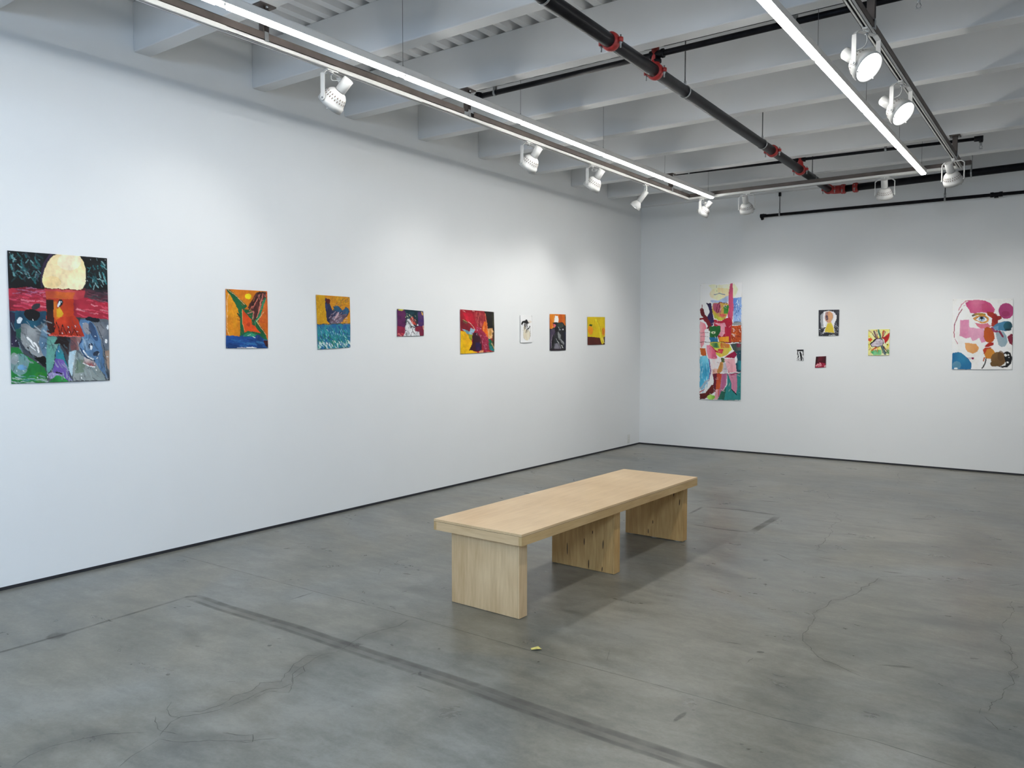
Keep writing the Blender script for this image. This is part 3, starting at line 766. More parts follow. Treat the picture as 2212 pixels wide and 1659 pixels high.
spot((4.235, -5.74, TZ), (0.88, -0.45, -0.80), 'largest white spotlight with a lit lens on the right track, nearest the camera')
spot((XL, -9.35, TZ), (-1, 0.45, -1.2), 'white spotlight on the left track above the largest left wall painting', energy=0.4)
spot((XL, -11.6, TZ), (-1, 0.0, -1.2), 'white spotlight on the left track closest to the rear wall')

# ------------------------------------------------------------------ sprinkler pipes
def coupling(q_parent, c, ax, R, up=True):
    c, ax = Vector(c), Vector(ax).normalized()
    q = MB()
    q.lathe(c - ax * 0.028, ax, [(0, R), (0, R + 0.010), (0.008, R + 0.013), (0.014, R + 0.016), (0.042, R + 0.016), (0.048, R + 0.013), (0.056, R + 0.010), (0.056, R)], M_red, 24)
    sd = ax.cross(Vector((0, 0, 1))).normalized()
    for s_ in (-1, 1):
        e = c + sd * s_ * (R + 0.026)
        q.lathe(e - Vector((0, 0, 0.014)), (0, 0, 1), [(0, 0.010), (0.004, 0.017), (0.024, 0.017), (0.028, 0.010)], M_red, 10)
        q.cyl(e - Vector((0, 0, 0.05)), e + Vector((0, 0, 0.028)), 0.0055, M_zinc, 8)
        q.cyl(e - Vector((0, 0, 0.024)), e - Vector((0, 0, 0.013)), 0.010, M_zinc, 6)
    return q.obj('coupling', q_parent)
def ring_hanger(parent, c, ax, R, top):
    c, ax = Vector(c), Vector(ax).normalized()
    q = MB(); q.torus(c, ax, R + 0.003, 0.003, M_zinc, 28, 8, 3.0)
    q.cyl(c + Vector((0, 0, R)), c + Vector((0, 0, R + 0.035)), 0.009, M_zinc, 10)
    q.cyl(c + Vector((0, 0, R + 0.02)), (c.x, c.y, top), 0.0048, M_rod, 8)
    q.box((c.x - 0.016, c.y - 0.02, top - 0.03), (c.x + 0.016, c.y + 0.02, top), M_pipe)
    return q.obj('hanger_rod', parent)
RP = 0.0416
mp = thing('sprinkler_main', 'thick black sprinkler main pipe with red couplings, turning right at the far end', 'pipe', (0, 0, 0))
A0, A1 = Vector((2.962, -12.5, 3.360)), Vector((2.740, -0.50, 3.346))
def on(y): s_ = (y - A0.y) / (A1.y - A0.y); return A0 + (A1 - A0) * s_
q = MB(); q.cyl(A0, A1, RP, M_pipe, 28); q.obj('pipe', mp)
el = [A1 + Vector((0, -0.01, 0))]
for k in range(1, 9):
    a = math.radians(90 * k / 8)
    el.append(Vector((A1.x + 0.11 * (1 - math.cos(a)), A1.y + 0.11 * math.sin(a), A1.z + 0.004 * k / 8)))
q = MB(); q.tube(el, RP + 0.008, M_red, 20); q.obj('elbow', mp)
coupling(mp, A1, (0, 1, 0), RP)
B0 = el[-1]; B1 = Vector((XR - 0.01, B0.y, 3.400))
q = MB(); q.cyl(B0, B1, RP, M_pipe, 28); q.obj('pipe', mp)
coupling(mp, B0 + Vector((0.03, 0, 0)), (1, 0, 0), RP); coupling(mp, B0 + Vector((0.17, 0, 0.001)), (1, 0, 0), RP)
for y in (-6.128, -2.78, -9.4): coupling(mp, on(y), (0, 1, 0), RP)
for y, top in ((-8.0, 3.79), (-6.90, 3.79), (-4.955, 3.79), (-3.10, 3.79), (-1.28, 3.79)):
    ring_hanger(mp, on(y), (0, 1, 0), RP, top)
q = MB(); x = 4.22; zh = B0.z + (B1.z - B0.z) * (x - B0.x) / (B1.x - B0.x)
q.torus((x, B0.y, zh), (1, 0, 0), RP + 0.003, 0.003, M_zinc, 28, 8, 3.0)
q.cyl((x, B0.y, zh + RP), (x, B0.y, 3.79), 0.007, M_zinc, 8)
q.box((x - 0.022, B0.y - 0.014, 3.60), (x + 0.022, B0.y - 0.006, 3.79), M_zinc)
for z in (3.60, 3.64): q.cyl((x + 0.02, B0.y, z), (x + 0.05, B0.y, z), 0.007, M_zinc, 8)
q.obj('hanger_rod', mp)

def riser(parent, y, zt, rb):
    c = on(y)
    coupling(parent, c, (0, 1, 0), RP)
    q = MB(); q.lathe(c + Vector((0, 0, RP * 0.7)), (0, 0, 1), [(0, 0.034), (0.02, 0.032), (0.05, 0.026), (0.09, 0.024), (0.13, 0.027), (zt - rb - c.z - RP * 0.7, 0.027)], M_red, 20)
    return q.obj('riser', parent)
def tee(parent, c, ax, R, down=True):
    c, ax = Vector(c), Vector(ax).normalized(); q = MB()
    q.lathe(c - ax * 0.05, ax, [(0, R + 0.001), (0, R + 0.010), (0.016, R + 0.010), (0.02, R + 0.006), (0.08, R + 0.006), (0.084, R + 0.010), (0.10, R + 0.010), (0.10, R + 0.001)], M_pipe, 20)
    q.lathe(c, (0, 0, -1), [(0, R + 0.004), (0.035, R + 0.004), (0.036, R + 0.009), (0.055, R + 0.009)], M_pipe, 20)
    q.obj('tee', parent)

def clip(parent, c, R, ztop, kind='ring'):
    c = Vector(c); q = MB()
    q.torus(c, (1, 0, 0), R + 0.002, 0.002, M_zinc, 24, 8, 5.0)
    if kind == 'rod':
        q.cyl(c + Vector((0, 0, R)), c + Vector((0, 0, R + 0.05)), 0.011, M_zinc, 10)
        q.cyl(c + Vector((0, 0, R + 0.03)), (c.x, c.y, ztop), 0.0055, M_rod, 8)
        q.box((c.x - 0.014, c.y - 0.014, ztop - 0.05), (c.x + 0.014, c.y + 0.014, ztop), M_pipe)
    else:
        q.box((c.x - 0.012, c.y - 0.012, c.z + R), (c.x + 0.012, c.y - 0.010, ztop), M_zinc)
        q.box((c.x - 0.012, c.y + 0.010, c.z + R), (c.x + 0.012, c.y + 0.012, ztop), M_zinc)
    return q.obj('hanger', parent)
def head(parent, c, up=False):
    c = Vector(c); q = MB(); s_ = -1
    q.cyl(c, c + Vector((0, 0, -0.03)), 0.009, M_zinc, 10)
    for k in (-1, 1): q.tube([c + Vector((0.006 * k, 0, -0.03)), c + Vector((0.013 * k, 0, -0.045)), c + Vector((0.004 * k, 0, -0.062))], 0.0022, M_zinc, 6)
    q.cyl(c + Vector((0, 0, -0.064)), c + Vector((0, 0, -0.061)), 0.016, M_zinc, 14)
    q.obj('sprinkler_head', parent)

# branch near the camera
ZB = 3.460; yA = -5.478
b1 = thing('sprinkler_branch', 'thin black branch pipe crossing above the thick main, nearest the camera', 'pipe', (0, 0, 0))
RB = 0.0205
q = MB(); q.cyl((1.293, yA, ZB), (XR - 0.02, yA, ZB + 0.012), RB, M_pipe, 20); q.obj('pipe', b1)
q = MB(); q.cyl((1.271, yA, ZB), (1.322, yA, ZB), RB + 0.008, M_pipe, 20); q.cyl((1.293, yA, ZB), (1.293, yA + 0.001, ZB + 0.03), RB + 0.004, M_pipe, 16); q.obj('elbow', b1)
tee(b1, (2.846, yA, ZB + 0.004), (1, 0, 0), RB)
riser(mp, yA, ZB, 0.045)
clip(b1, (1.458, yA, ZB), RB, ZB + 0.055); clip(b1, (3.77, yA, ZB + 0.006), RB, ZB + 0.05)
q = MB(); q.cyl((2.95, -5.594, 3.466), (XR - 0.02, -5.594, 3.466), 0.005, M_pipe, 8); tag(q.obj('conduit'), 'thin dark conduit line clipped under the beam edge above the near black branch pipe', 'conduit')
head(b1, (4.45, yA, ZB - RB))

b2 = thing('sprinkler_branch', 'thin black branch pipe crossing above the thick main, farther back, ending right of the track', 'pipe', (0, 0, 0))
yB2 = -1.777
z2 = lambda x: 3.480 - (x - 1.274) * 0.0155
def P2(x, dz=0): return (x, yB2, z2(x) + dz)
q = MB(); q.cyl(P2(0.13), P2(4.40), 0.0155, M_pipe, 16); q.obj('pipe', b2)
q = MB(); q.cyl(P2(4.375), P2(4.449), 0.026, M_pipe, 16); q.cyl(P2(4.431, -0.036), P2(4.431), 0.017, M_pipe, 12); q.obj('elbow', b2)
head(b2, P2(4.431, -0.035))
tee(b2, P2(2.763), (1, 0, 0), 0.018)
riser(mp, yB2, z2(2.76), 0.04)
clip(b2, P2(1.5), 0.0155, z2(1.5) + 0.05); clip(b2, P2(3.6), 0.0155, z2(3.6) + 0.05)

b3 = thing('sprinkler_branch', 'black pipe running along the top of the back wall, open elbow at its left end', 'pipe', (0, 0, 0))
YW, ZW = -0.085, 3.168
q = MB(); q.cyl((1.83, YW, ZW - 0.003), (XR - 0.02, YW, ZW - 0.012), 0.019, M_pipe, 18); q.obj('pipe', b3)
q = MB(); q.lathe((1.775, YW, ZW), (1, 0, 0), [(0, 0.015), (0.004, 0.027), (0.05, 0.027), (0.06, 0.022), (0.08, 0.022)], M_pipe, 16)
q.lathe((1.80, YW, ZW - 0.02), (0.4, -0.2, -1), [(0, 0.02), (0.03, 0.02), (0.034, 0.012)], M_pipe, 12); q.obj('elbow', b3)
q = MB(); q.lathe((4.38, YW, ZW - 0.008), (1, 0, 0), [(0, 0.02), (0.002, 0.029), (0.03, 0.029), (0.035, 0.025), (0.085, 0.025), (0.09, 0.029), (0.12, 0.029), (0.122, 0.02)], M_pipe, 16)
q.cyl((4.44, YW, ZW - 0.045), (4.44, YW, ZW), 0.022, M_pipe, 12); q.obj('tee', b3)
clip(b3, (2.03, YW, ZW - 0.003), 0.019, 3.45, 'rod'); clip(b3, (3.93, YW, ZW - 0.006), 0.019, 3.46, 'rod')

# ------------------------------------------------------------------ outlet, floor scraps
q = MB(); q.box((0, -0.385, 0.055), (0.006, -0.315, 0.170), M_outlet, bev=0.002)
ot = tag(q.obj('wall_outlet'), 'small white power outlet plate low on the left wall near the far corner', 'power outlet')
q = MB()
for z in (0.080, 0.118): q.box((0.0055, -0.366, z), (0.0075, -0.334, z + 0.028), M_outlet, bev=0.001); q.box((0.0072, -0.357, z + 0.009), (0.0078, -0.355, z + 0.02), M_dark); q.box((0.0072, -0.346, z + 0.009), (0.0078, -0.344, z + 0.02), M_dark)
q.obj('sockets', ot)
q = MB()
vs = [q.bm.verts.new(p) for p in ((3.105, -7.375, 0.001), (3.122, -7.392, 0.003), (3.150, -7.380, 0.009), (3.157, -7.355, 0.002), (3.130, -7.345, 0.007))]
c = q.bm.verts.new((3.131, -7.368, 0.006))
for k in range(5): fc = q.bm.faces.new((vs[k], vs[(k + 1) % 5], c)); fc.material_index = q.mi(M_yellow)
so = q.obj('paper_scrap'); so.modifiers.new('t', 'SOLIDIFY').thickness = 0.0008
tag(so, 'tiny crumpled yellow scrap lying on the concrete in front of the bench', 'scrap')

QUADS = {
'P1':(0,[(70,103),(1122,185),(1150,1472),(115,1508)],[(-8.417,2.052),(-7.82,2.057),(-7.824,1.248),(-8.418,1.25)]),
'P2':(0,[(170,158),(755,190),(768,990),(178,992)],[(-6.932,1.904),(-6.557,1.906),(-6.557,1.455),(-6.937,1.456)]),
'P3':(0,[(1440,238),(1915,272),(1925,980),(1465,1008)],[(-6.066,1.903),(-5.687,1.901),(-5.685,1.456),(-6.054,1.441)]),
'P4':(0,[(145,240),(650,285),(660,755),(150,770)],[(-5.095,1.818),(-4.726,1.808),(-4.721,1.566),(-5.095,1.556)]),
'P5':(0,[(1352,250),(1998,300),(2008,1060),(1360,1105)],[(-4.161,1.845),(-3.579,1.836),(-3.57,1.398),(-4.157,1.379)]),
'P6':(0,[(215,205),(462,210),(465,765),(222,775)],[(-3.079,1.812),(-2.836,1.816),(-2.832,1.502),(-3.072,1.496)]),
'P7':(0,[(832,175),(1165,185),(1168,930),(835,940)],[(-2.452,1.847),(-2.084,1.852),(-2.078,1.402),(-2.447,1.399)]),
'P8':(0,[(1615,235),(1980,240),(1978,810),(1622,820)],[(-1.548,1.836),(-1.077,1.845),(-1.075,1.472),(-1.536,1.467)]),
'R1':(1,[(128,130),(652,110),(630,1575),(120,1560)],[(0.918,2.323),(1.522,2.318),(1.523,0.708),(0.93,0.699)]),
'R2':(1,[(668,168),(1048,160),(1035,640),(668,645)],[(2.523,1.916),(2.775,1.915),(2.773,1.586),(2.53,1.583)]),
'R3':(1,[(272,895),(392,893),(390,1098),(262,1090)],[(2.262,1.407),(2.345,1.409),(2.347,1.264),(2.258,1.269)]),
'R4':(1,[(620,1025),(805,1015),(800,1222),(600,1230)],[(2.503,1.318),(2.627,1.326),(2.626,1.182),(2.492,1.174)]),
'R5':(1,[(1582,525),(1975,520),(1965,1000),(1578,1005)],[(3.121,1.661),(3.364,1.662),(3.365,1.343),(3.126,1.338)]),
'R6':(1,[(228,215),(1318,205),(1298,1480),(220,1478)],[(4.027,2.008),(4.628,1.995),(4.641,1.194),(4.044,1.184)]),
}

# ------------------------------------------------------------------ paintings: pigment stored per vertex of a fine paper mesh
def vnoise(rng, shape, cells, ay=1.0):
    """smooth value noise on the (v,u) grid"""
    cy, cx = max(2, int(cells * ay)) + 2, max(2, int(cells)) + 2
    g = rng.random((cy, cx))
    yy = np.linspace(0, cy - 2.001, shape[0])[:, None]; xx = np.linspace(0, cx - 2.001, shape[1])[None, :]
    y0 = yy.astype(int); x0 = xx.astype(int); fy = yy - y0; fx = xx - x0
    fy = fy * fy * (3 - 2 * fy); fx = fx * fx * (3 - 2 * fx)
    return (g[y0, x0] * (1 - fy) * (1 - fx) + g[y0, x0 + 1] * (1 - fy) * fx + g[y0 + 1, x0] * fy * (1 - fx) + g[y0 + 1, x0 + 1] * fy * fx)

class Painting:
    def __init__(s, key, nu, nv, base, seed=1, wob=4.0):
        s.ax, q, s.W = QUADS[key]
        s.rng = np.random.default_rng(seed); s.rnd = random.Random(seed)
        s.nu, s.nv = nu, nv
        U, V = np.meshgrid(np.linspace(0, 1, nu), np.linspace(0, 1, nv)); s.U, s.V = U, V
        B = lambda k: (q[0][k] * (1 - U) + q[1][k] * U) * (1 - V) + (q[3][k] * (1 - U) + q[2][k] * U) * V
        s.X0, s.Y0 = B(0), B(1)
        n = lambda c: vnoise(s.rng, U.shape, c) - 0.5
        s.X = s.X0 + wob * (2.2 * n(9) + 1.6 * n(24) + 1.2 * n(60)); s.Y = s.Y0 + wob * (2.2 * n(9) + 1.6 * n(24) + 1.2 * n(60))
        s.col = np.empty((nv, nu, 3)); s.col[:] = lin(base)
        s.sx = s.X0.max() - s.X0.min()
    def _mask(s, pts):
        X, Y = s.X, s.Y; m = np.zeros(X.shape, bool); n = len(pts)
        for i in range(n):
            (x1, y1), (x2, y2) = pts[i], pts[(i + 1) % n]
            if y1 == y2: continue
            c = ((y1 > Y) != (y2 > Y)) & (X < (x2 - x1) * (Y - y1) / (y2 - y1) + x1)
            m ^= c
        return m
    def fill(s, m, c, c2=None, a=1.0, cells=10, ay=1.0):
        c = np.array(lin(c))
        if c2 is not None:
            t = np.clip((vnoise(s.rng, s.U.shape, cells, ay) - 0.3) * 2.2, 0, 1)[..., None]
            c = c * (1 - t) + np.array(lin(c2)) * t
        else: c = np.broadcast_to(c, s.col.shape)
        s.col[m] = s.col[m] * (1 - a) + c[m] * a
    def poly(s, pts, c, c2=None, a=1.0, cells=10, ay=1.0): s.fill(s._mask(pts), c, c2, a, cells, ay)
    def ell(s, cx, cy, rx, ry, c, c2=None, a=1.0, rot=0, cells=8):
        t = math.radians(rot); dx, dy = s.X - cx, s.Y - cy
        m = ((dx * math.cos(t) + dy * math.sin(t)) / rx) ** 2 + ((-dx * math.sin(t) + dy * math.cos(t)) / ry) ** 2 < 1
        s.fill(m, c, c2, a, cells)
    def line(s, pts, w, c, c2=None, a=1.0, warp=True, taper=False):
        X, Y = (s.X, s.Y) if warp else (s.X0, s.Y0)
        m = np.zeros(X.shape, bool); n = len(pts) - 1
        for i in range(n):
            (x1, y1), (x2, y2) = pts[i], pts[i + 1]; dx, dy = x2 - x1, y2 - y1; L2 = dx * dx + dy * dy + 1e-9
            t = np.clip(((X - x1) * dx + (Y - y1) * dy) / L2, 0, 1)
            ww = w * (1 - 0.7 * (i + t) / n) if taper else w
            m |= np.hypot(X - x1 - t * dx, Y - y1 - t * dy) < ww / 2
        s.fill(m, c, c2, a)
    def dabs(s, box, n, cols, ln, wd, ang, spread=25, a=0.8, inside=None):
        x0, y0, x1, y1 = box; msk = s._mask(inside) if inside else None
        keep = s.col.copy() if inside else None
        for _ in range(n):
            x, y = s.rnd.uniform(x0, x1), s.rnd.uniform(y0, y1); t = math.radians(ang + s.rnd.uniform(-spread, spread))
            L_ = ln * s.rnd.uniform(0.5, 1.3)
            s.line([(x, y), (x + L_ * math.cos(t) * .5, y + L_ * math.sin(t) * .5 + s.rnd.uniform(-.1, .1) * L_), (x + L_ * math.cos(t), y + L_ * math.sin(t))],
                   wd * s.rnd.uniform(0.6, 1.3), s.rnd.choice(cols), a=a)
        if inside: s.col[~msk] = keep[~msk]
    def wash(s, amt, cells=9):
        """watery pigment variation"""
        n = vnoise(s.rng, s.U.shape, cells) * 0.6 + vnoise(s.rng, s.U.shape, cells * 3) * 0.4
        s.col *= (1 - amt + 2 * amt * n)[..., None]
    def finish(s, label, streak=0.10, bulge=0.004, pins=True, edge=0.0, gain=1.12, group='paintings on paper pinned to the walls'):
        n = 0.6 * (vnoise(s.rng, s.U.shape, 34) - 0.5) + 0.5 * (vnoise(s.rng, s.U.shape, 80, 1.2) - 0.5)
        s.col *= (1 + 2 * streak * n)[..., None]
        s.col = np.clip(s.col * gain, 0.002, 0.86)
        U, V = s.U, s.V; W = s.W
        B = lambda k: (W[0][k] * (1 - U) + W[1][k] * U) * (1 - V) + (W[3][k] * (1 - U) + W[2][k] * U) * V
        H, Z = B(0), B(1)
        d = 0.0035 + bulge * (0.7 * np.sin(np.pi * U) ** 2 * (1 - 0.6 * np.sin(np.pi * V)) + 0.6 * np.sin(np.pi * V) ** 2 * (1 - .5 * np.sin(np.pi * U))) + bulge * 0.5 * (vnoise(s.rng, U.shape, 3) - 0.3)
        # slightly uneven cut edge
        ew = 0.0015 * edge
        eu = (vnoise(s.rng, U.shape, 12) - 0.5) * ew
        Z = Z + eu; H = H + (vnoise(s.rng, U.shape, 14) - 0.5) * ew
        c0 = [sum(p[0] for p in W) / 4, sum(p[1] for p in W) / 4]
        if s.ax == 0: P = np.stack([np.maximum(d, .001), H - c0[0], Z - c0[1]], -1); loc = (0.002, c0[0], c0[1])
        else: P = np.stack([H - c0[0], -np.maximum(d, .001), Z - c0[1]], -1); loc = (c0[0], -0.002, c0[1])
        nv, nu = s.nv, s.nu
        idx = np.arange(nv * nu).reshape(nv, nu)
        F = np.stack([idx[:-1, :-1], idx[1:, :-1], idx[1:, 1:], idx[:-1, 1:]], -1).reshape(-1, 4)
        me = bpy.data.meshes.new('sheet')
        me.vertices.add(nv * nu); me.vertices.foreach_set('co', P.reshape(-1))
        me.loops.add(F.size); me.loops.foreach_set('vertex_index', F.reshape(-1))
        me.polygons.add(len(F)); me.polygons.foreach_set('loop_start', np.arange(0, F.size, 4)); me.polygons.foreach_set('loop_total', np.full(len(F), 4))
        me.update(calc_edges=True)
        at = me.color_attributes.new('paint', 'FLOAT_COLOR', 'POINT')
        at.data.foreach_set('color', np.concatenate([s.col, np.ones((nv, nu, 1))], -1).astype(np.float32).reshape(-1))
        me.materials.append(M_paint)
        t = thing('painting', label, 'painting', loc, 0, group)
        o = bpy.data.objects.new('sheet', me); C.objects.link(o); o.parent = t
        md = o.modifiers.new('paper', 'SOLIDIFY'); md.thickness = 0.0006; md.offset = 0
        if pins:
            for (a, b) in ((0.02, 0.015), (0.98, 0.015), (0.02, 0.985), (0.98, 0.985)):
                h = (W[0][0] * (1 - a) + W[1][0] * a) * (1 - b) + (W[3][0] * (1 - a) + W[2][0] * a) * b - c0[0]
                z = (W[0][1] * (1 - a) + W[1][1] * a) * (1 - b) + (W[3][1] * (1 - a) + W[2][1] * a) * b - c0[1]
                q = MB()
                if s.ax == 0: q.cyl((0, h, z), (0.0062, h, z), 0.003, M_zinc, 10)
                else: q.cyl((h, 0, z), (h, -0.0062, z), 0.003, M_zinc, 10)
                q.obj('pin', t)
        return t

# 1: moon-headed figure
p = Painting('P1', 190, 250, '#2a3338', 11, 5)
p.poly([(60, 90), (1140, 170), (1150, 560), (80, 520)], '#07090d', '#10161a')
p.dabs((100, 120, 380, 400), 70, ['#1d5a5e', '#27696b', '#123437', '#5f8f92', '#2e3a44'], 55, 13, 80, 50, .75)
p.dabs((900, 210, 1100, 470), 46, ['#2c7c80', '#1f5a60', '#123437', '#7ba6a8'], 50, 13, 70, 50, .75)
p.dabs((120, 130, 1100, 470), 26, ['#a8bcc0', '#5f7d84'], 18, 6, 60, 60, .8)
p.line([(500, 140), (440, 230), (415, 330), (410, 480)], 26, '#3b2a45', '#241c33')
p.poly([(70, 505), (250, 485), (460, 510), (860, 520), (1140, 560), (1150, 830), (80, 760)], '#a32639', '#6f1728', cells=7)
p.dabs((90, 520, 450, 730), 50, ['#c8445c', '#a81e33', '#7c1626', '#d77a8a', '#912c46'], 110, 15, 8, 12, .6)
p.dabs((760, 600, 1120, 800), 50, ['#cf4a60', '#b01f36', '#8a1c2e', '#d98a94', '#7a2235'], 110, 15, 12, 12, .6)
p.poly([(860, 500), (1140, 540), (1140, 650), (960, 620), (840, 590)], '#22242c', '#5a3340', a=.85)
p.dabs((880, 520, 1120, 640), 24, ['#1a1c22', '#46303c', '#6d4654', '#2d3a3e'], 90, 14, 10, 10, .7)
p.dabs((110, 500, 400, 560), 14, ['#8b6a86', '#5c3250', '#b05a78'], 80, 10, 5, 15, .6)
# lower ground
p.poly([(85, 740), (460, 740), (460, 1000), (850, 1000), (820, 810), (1150, 830), (1160, 1500), (100, 1520)], '#565f66', '#3d4148', cells=6)
p.poly([(95, 740), (460, 750), (440, 860), (300, 930), (200, 900), (120, 980)], '#174a5e', '#12324a')
p.ell(310, 780, 80, 62, '#0b0b10', rot=20); p.ell(350, 690, 50, 30, '#4a4048', '#2c2a30', rot=-30)
p.ell(190, 840, 22, 36, '#c6d0d6', rot=25); p.ell(130, 820, 12, 18, '#d8dee2')
p.poly([(90, 740), (150, 760), (140, 900), (190, 1120), (110, 1100)], '#1c1c2c', '#2a2440')
p.poly([(200, 880), (250, 870), (330, 930), (400, 920), (430, 870), (450, 1000), (420, 1120), (440, 1240), (380, 1240), (270, 1190), (210, 1080), (190, 980)], '#8a8e90', '#6a6e72')
p.poly([(400, 930), (460, 880), (475, 1250), (430, 1230), (380, 1080)], '#6d8698', '#50708a')
p.poly([(150, 930), (200, 920), (200, 1060), (160, 1040)], '#2f6e5a', '#1f5446')
p.line([(180, 1040), (240, 1150), (330, 1230), (400, 1260)], 26, '#20242e', '#3a4350')
p.poly([(330, 1230), (430, 1210), (520, 1290), (620, 1400), (560, 1390), (440, 1330)], '#08090c', '#16161a')
p.line([(270, 1020), (310, 1060), (330, 1110)], 20, '#f2f4f4'); p.line([(340, 1070), (370, 1120), (375, 1170)], 16, '#f2f4f4')
p.line([(290, 1100), (340, 1150)], 10, '#e2e6e8'); p.line([(270, 1120), (290, 1190), (350, 1220)], 14, '#2b2d30')
p.poly([(105, 1120), (180, 1120), (230, 1200), (330, 1260), (440, 1340), (470, 1400), (460, 1500), (110, 1510)], '#1c7034', '#2b8a4e', cells=6)
p.ell(190, 1300, 90, 110, '#6d9aa0', '#7d8a94', a=.75); p.ell(215, 1330, 50, 26, '#3d78b0', '#6fa0c4', a=.8); p.ell(140, 1240, 40, 60, '#8f9498', a=.7)
p.ell(400, 1440, 70, 60, '#176a1e', '#2a7a2c')
p.dabs((115, 1400, 440, 1500), 26, ['#93a8ac', '#4f7f8c', '#b8c4c4'], 80, 10, 12, 15, .55)
p.poly([(460, 1010), (560, 1000), (600, 1090), (560, 1180), (540, 1330), (470, 1400), (450, 1250)], '#5c9489', '#3f7068')
p.poly([(580, 1000), (700, 1020), (690, 1220), (660, 1160), (600, 1080), (530, 1090)], '#1f1517', '#3a2626')
p.poly([(590, 1090), (640, 1180), (690, 1330), (720, 1440), (650, 1440), (540, 1330), (560, 1180)], '#3c6a9a', '#27808c')
p.poly([(550, 1240), (640, 1250), (700, 1390), (730, 1470), (640, 1460), (520, 1370)], '#5f4a94', '#7a5ea8')
p.poly([(470, 1400), (520, 1380), (640, 1420), (560, 1440), (500, 1460)], '#8f86b4', '#a09ac0')
p.poly([(700, 1020), (820, 1010), (800, 1150), (720, 1160)], '#6a4446', '#8c6a68')
p.poly([(700, 1170), (770, 1150), (750, 1300), (730, 1430), (690, 1340)], '#a8c0cc', '#7fa6b4')
p.poly([(500, 1480), (560, 1420), (640, 1430), (700, 1490), (480, 1500)], '#1b6a30', '#2c8a44')
p.line([(560, 1380), (620, 1400)], 14, '#0a0a0c'); p.line([(640, 1180), (690, 1340), (720, 1450)], 7, '#152a3a')
p.line([(590, 1080), (550, 1200), (535, 1320), (460, 1440)], 7, '#17303a')
p.poly([(770, 1160), (860, 1230), (1010, 1300), (1110, 1470), (740, 1480), (740, 1330)], '#7b8787', '#8f9694', cells=5)
p.poly([(780, 1240), (880, 1260), (860, 1380), (760, 1400)], '#58705a', '#6a6458', a=.7)
p.poly([(860, 1220), (960, 1270), (1010, 1310), (960, 1340), (850, 1290)], '#93585a', '#c8c4c0')
p.line([(850, 1290), (920, 1325), (980, 1335)], 10, '#eef0ee')
p.poly([(960, 860), (1145, 850), (1150, 1160), (1070, 1120), (1020, 980)], '#5b6470', '#767a80')
p.poly([(1090, 1160), (1150, 1160), (1150, 1380), (1110, 1300)], '#7c6658', '#9a8474')
p.poly([(820, 830), (900, 820), (980, 900), (1040, 1040), (1070, 1180), (1120, 1440), (1040, 1360), (970, 1270), (860, 1220), (800, 1140), (830, 1030), (800, 920)], '#3d5f86', '#5a7fa4', cells=7)
p.ell(890, 930, 42, 70, '#7c7e88', '#8d8d94', rot=-25); p.ell(960, 960, 34, 110, '#22344e', '#31486a', rot=-22, a=.9)
p.ell(900, 1090, 66, 60, '#7e99b4', '#5c7fa2'); p.ell(930, 1110, 24, 30, '#1b3048'); p.ell(935, 1125, 15, 20, '#e8eef2')
p.line([(830, 1040), (800, 1110), (860, 1210), (980, 1270)], 12, '#1a3050'); p.line([(850, 1160), (900, 1215), (960, 1250)], 15, '#e4e9ec')
p.ell(995, 1190, 34, 28, '#39465a', '#242e40'); p.line([(1010, 1230), (1070, 1330), (1115, 1440)], 26, '#54708c', '#3a5674')
p.line([(1000, 900), (1060, 1020), (1110, 1250), (1130, 1440)], 7, '#1c2c3e')
p.ell(1110, 1055, 18, 24, '#d4dce2'); p.ell(1130, 910, 12, 20, '#cfd6dc')
p.ell(950, 830, 80, 24, '#0f1420', rot=8)
# moon head and coat
p.poly([(440, 500), (870, 520), (850, 600), (740, 620), (460, 605)], '#b84a48', '#a8343e')
p.poly([(450, 530), (760, 540), (740, 610), (460, 605)], '#c05c20', '#a84426', a=.9)
p.poly([(455, 610), (750, 610), (745, 780), (800, 840), (860, 1010), (620, 1010), (470, 990), (450, 850)], '#a52a14', '#b8401a', cells=6)
p.poly([(455, 612), (525, 620), (535, 830), (540, 960), (470, 990), (452, 850)], '#1c0c0c', '#2e1210')
p.poly([(525, 640), (560, 640), (570, 760), (640, 790), (560, 830), (530, 800)], '#b24c18', '#c46a20')
p.poly([(560, 720), (600, 700), (640, 770), (600, 808), (565, 800)], '#b38618', '#c79a22')
p.ell(600, 655, 28, 44, '#101012', rot=18); p.ell(586, 668, 12, 34, '#d8dde2', rot=18); p.ell(612, 640, 8, 10, '#9fb0bc')
p.poly([(600, 800), (740, 790), (800, 840), (860, 1010), (620, 1010), (530, 900)], '#8e1f10', '#b5341c', a=.85)
for k, (x, y) in enumerate([(500, 870), (530, 960), (560, 850), (600, 985), (620, 880), (660, 980), (690, 900), (720, 990), (750, 930), (790, 1000)][:-1]):
    q_ = [(500, 870), (530, 960), (560, 850), (600, 985), (620, 880), (660, 980), (690, 900), (720, 990), (750, 930), (790, 1000)]
    p.line([q_[k], q_[k + 1]], 7, '#160808')
p.line([(480, 990), (640, 1000), (840, 1008)], 9, '#e0645a')
p.poly([(520, 150), (560, 132), (640, 122), (760, 132), (810, 160), (850, 215), (878, 290), (885, 360), (872, 440), (845, 500), (820, 515), (740, 512), (690, 502), (620, 508), (570, 496), (520, 508), (440, 488), (418, 440), (420, 370), (435, 300), (462, 230), (490, 185)], '#efdcb4', '#ead19c', cells=4)
p.ell(700, 220, 130, 90, '#f4e8cf', '#efdfc2', a=.6); p.ell(520, 430, 90, 60, '#ecca8a', '#e8c484', a=.6)
p.line([(440, 500), (520, 512), (570, 498), (620, 512), (690, 504), (740, 516), (820, 516), (870, 500)], 8, '#6e1a1c')
p.wash(0.22, 10)
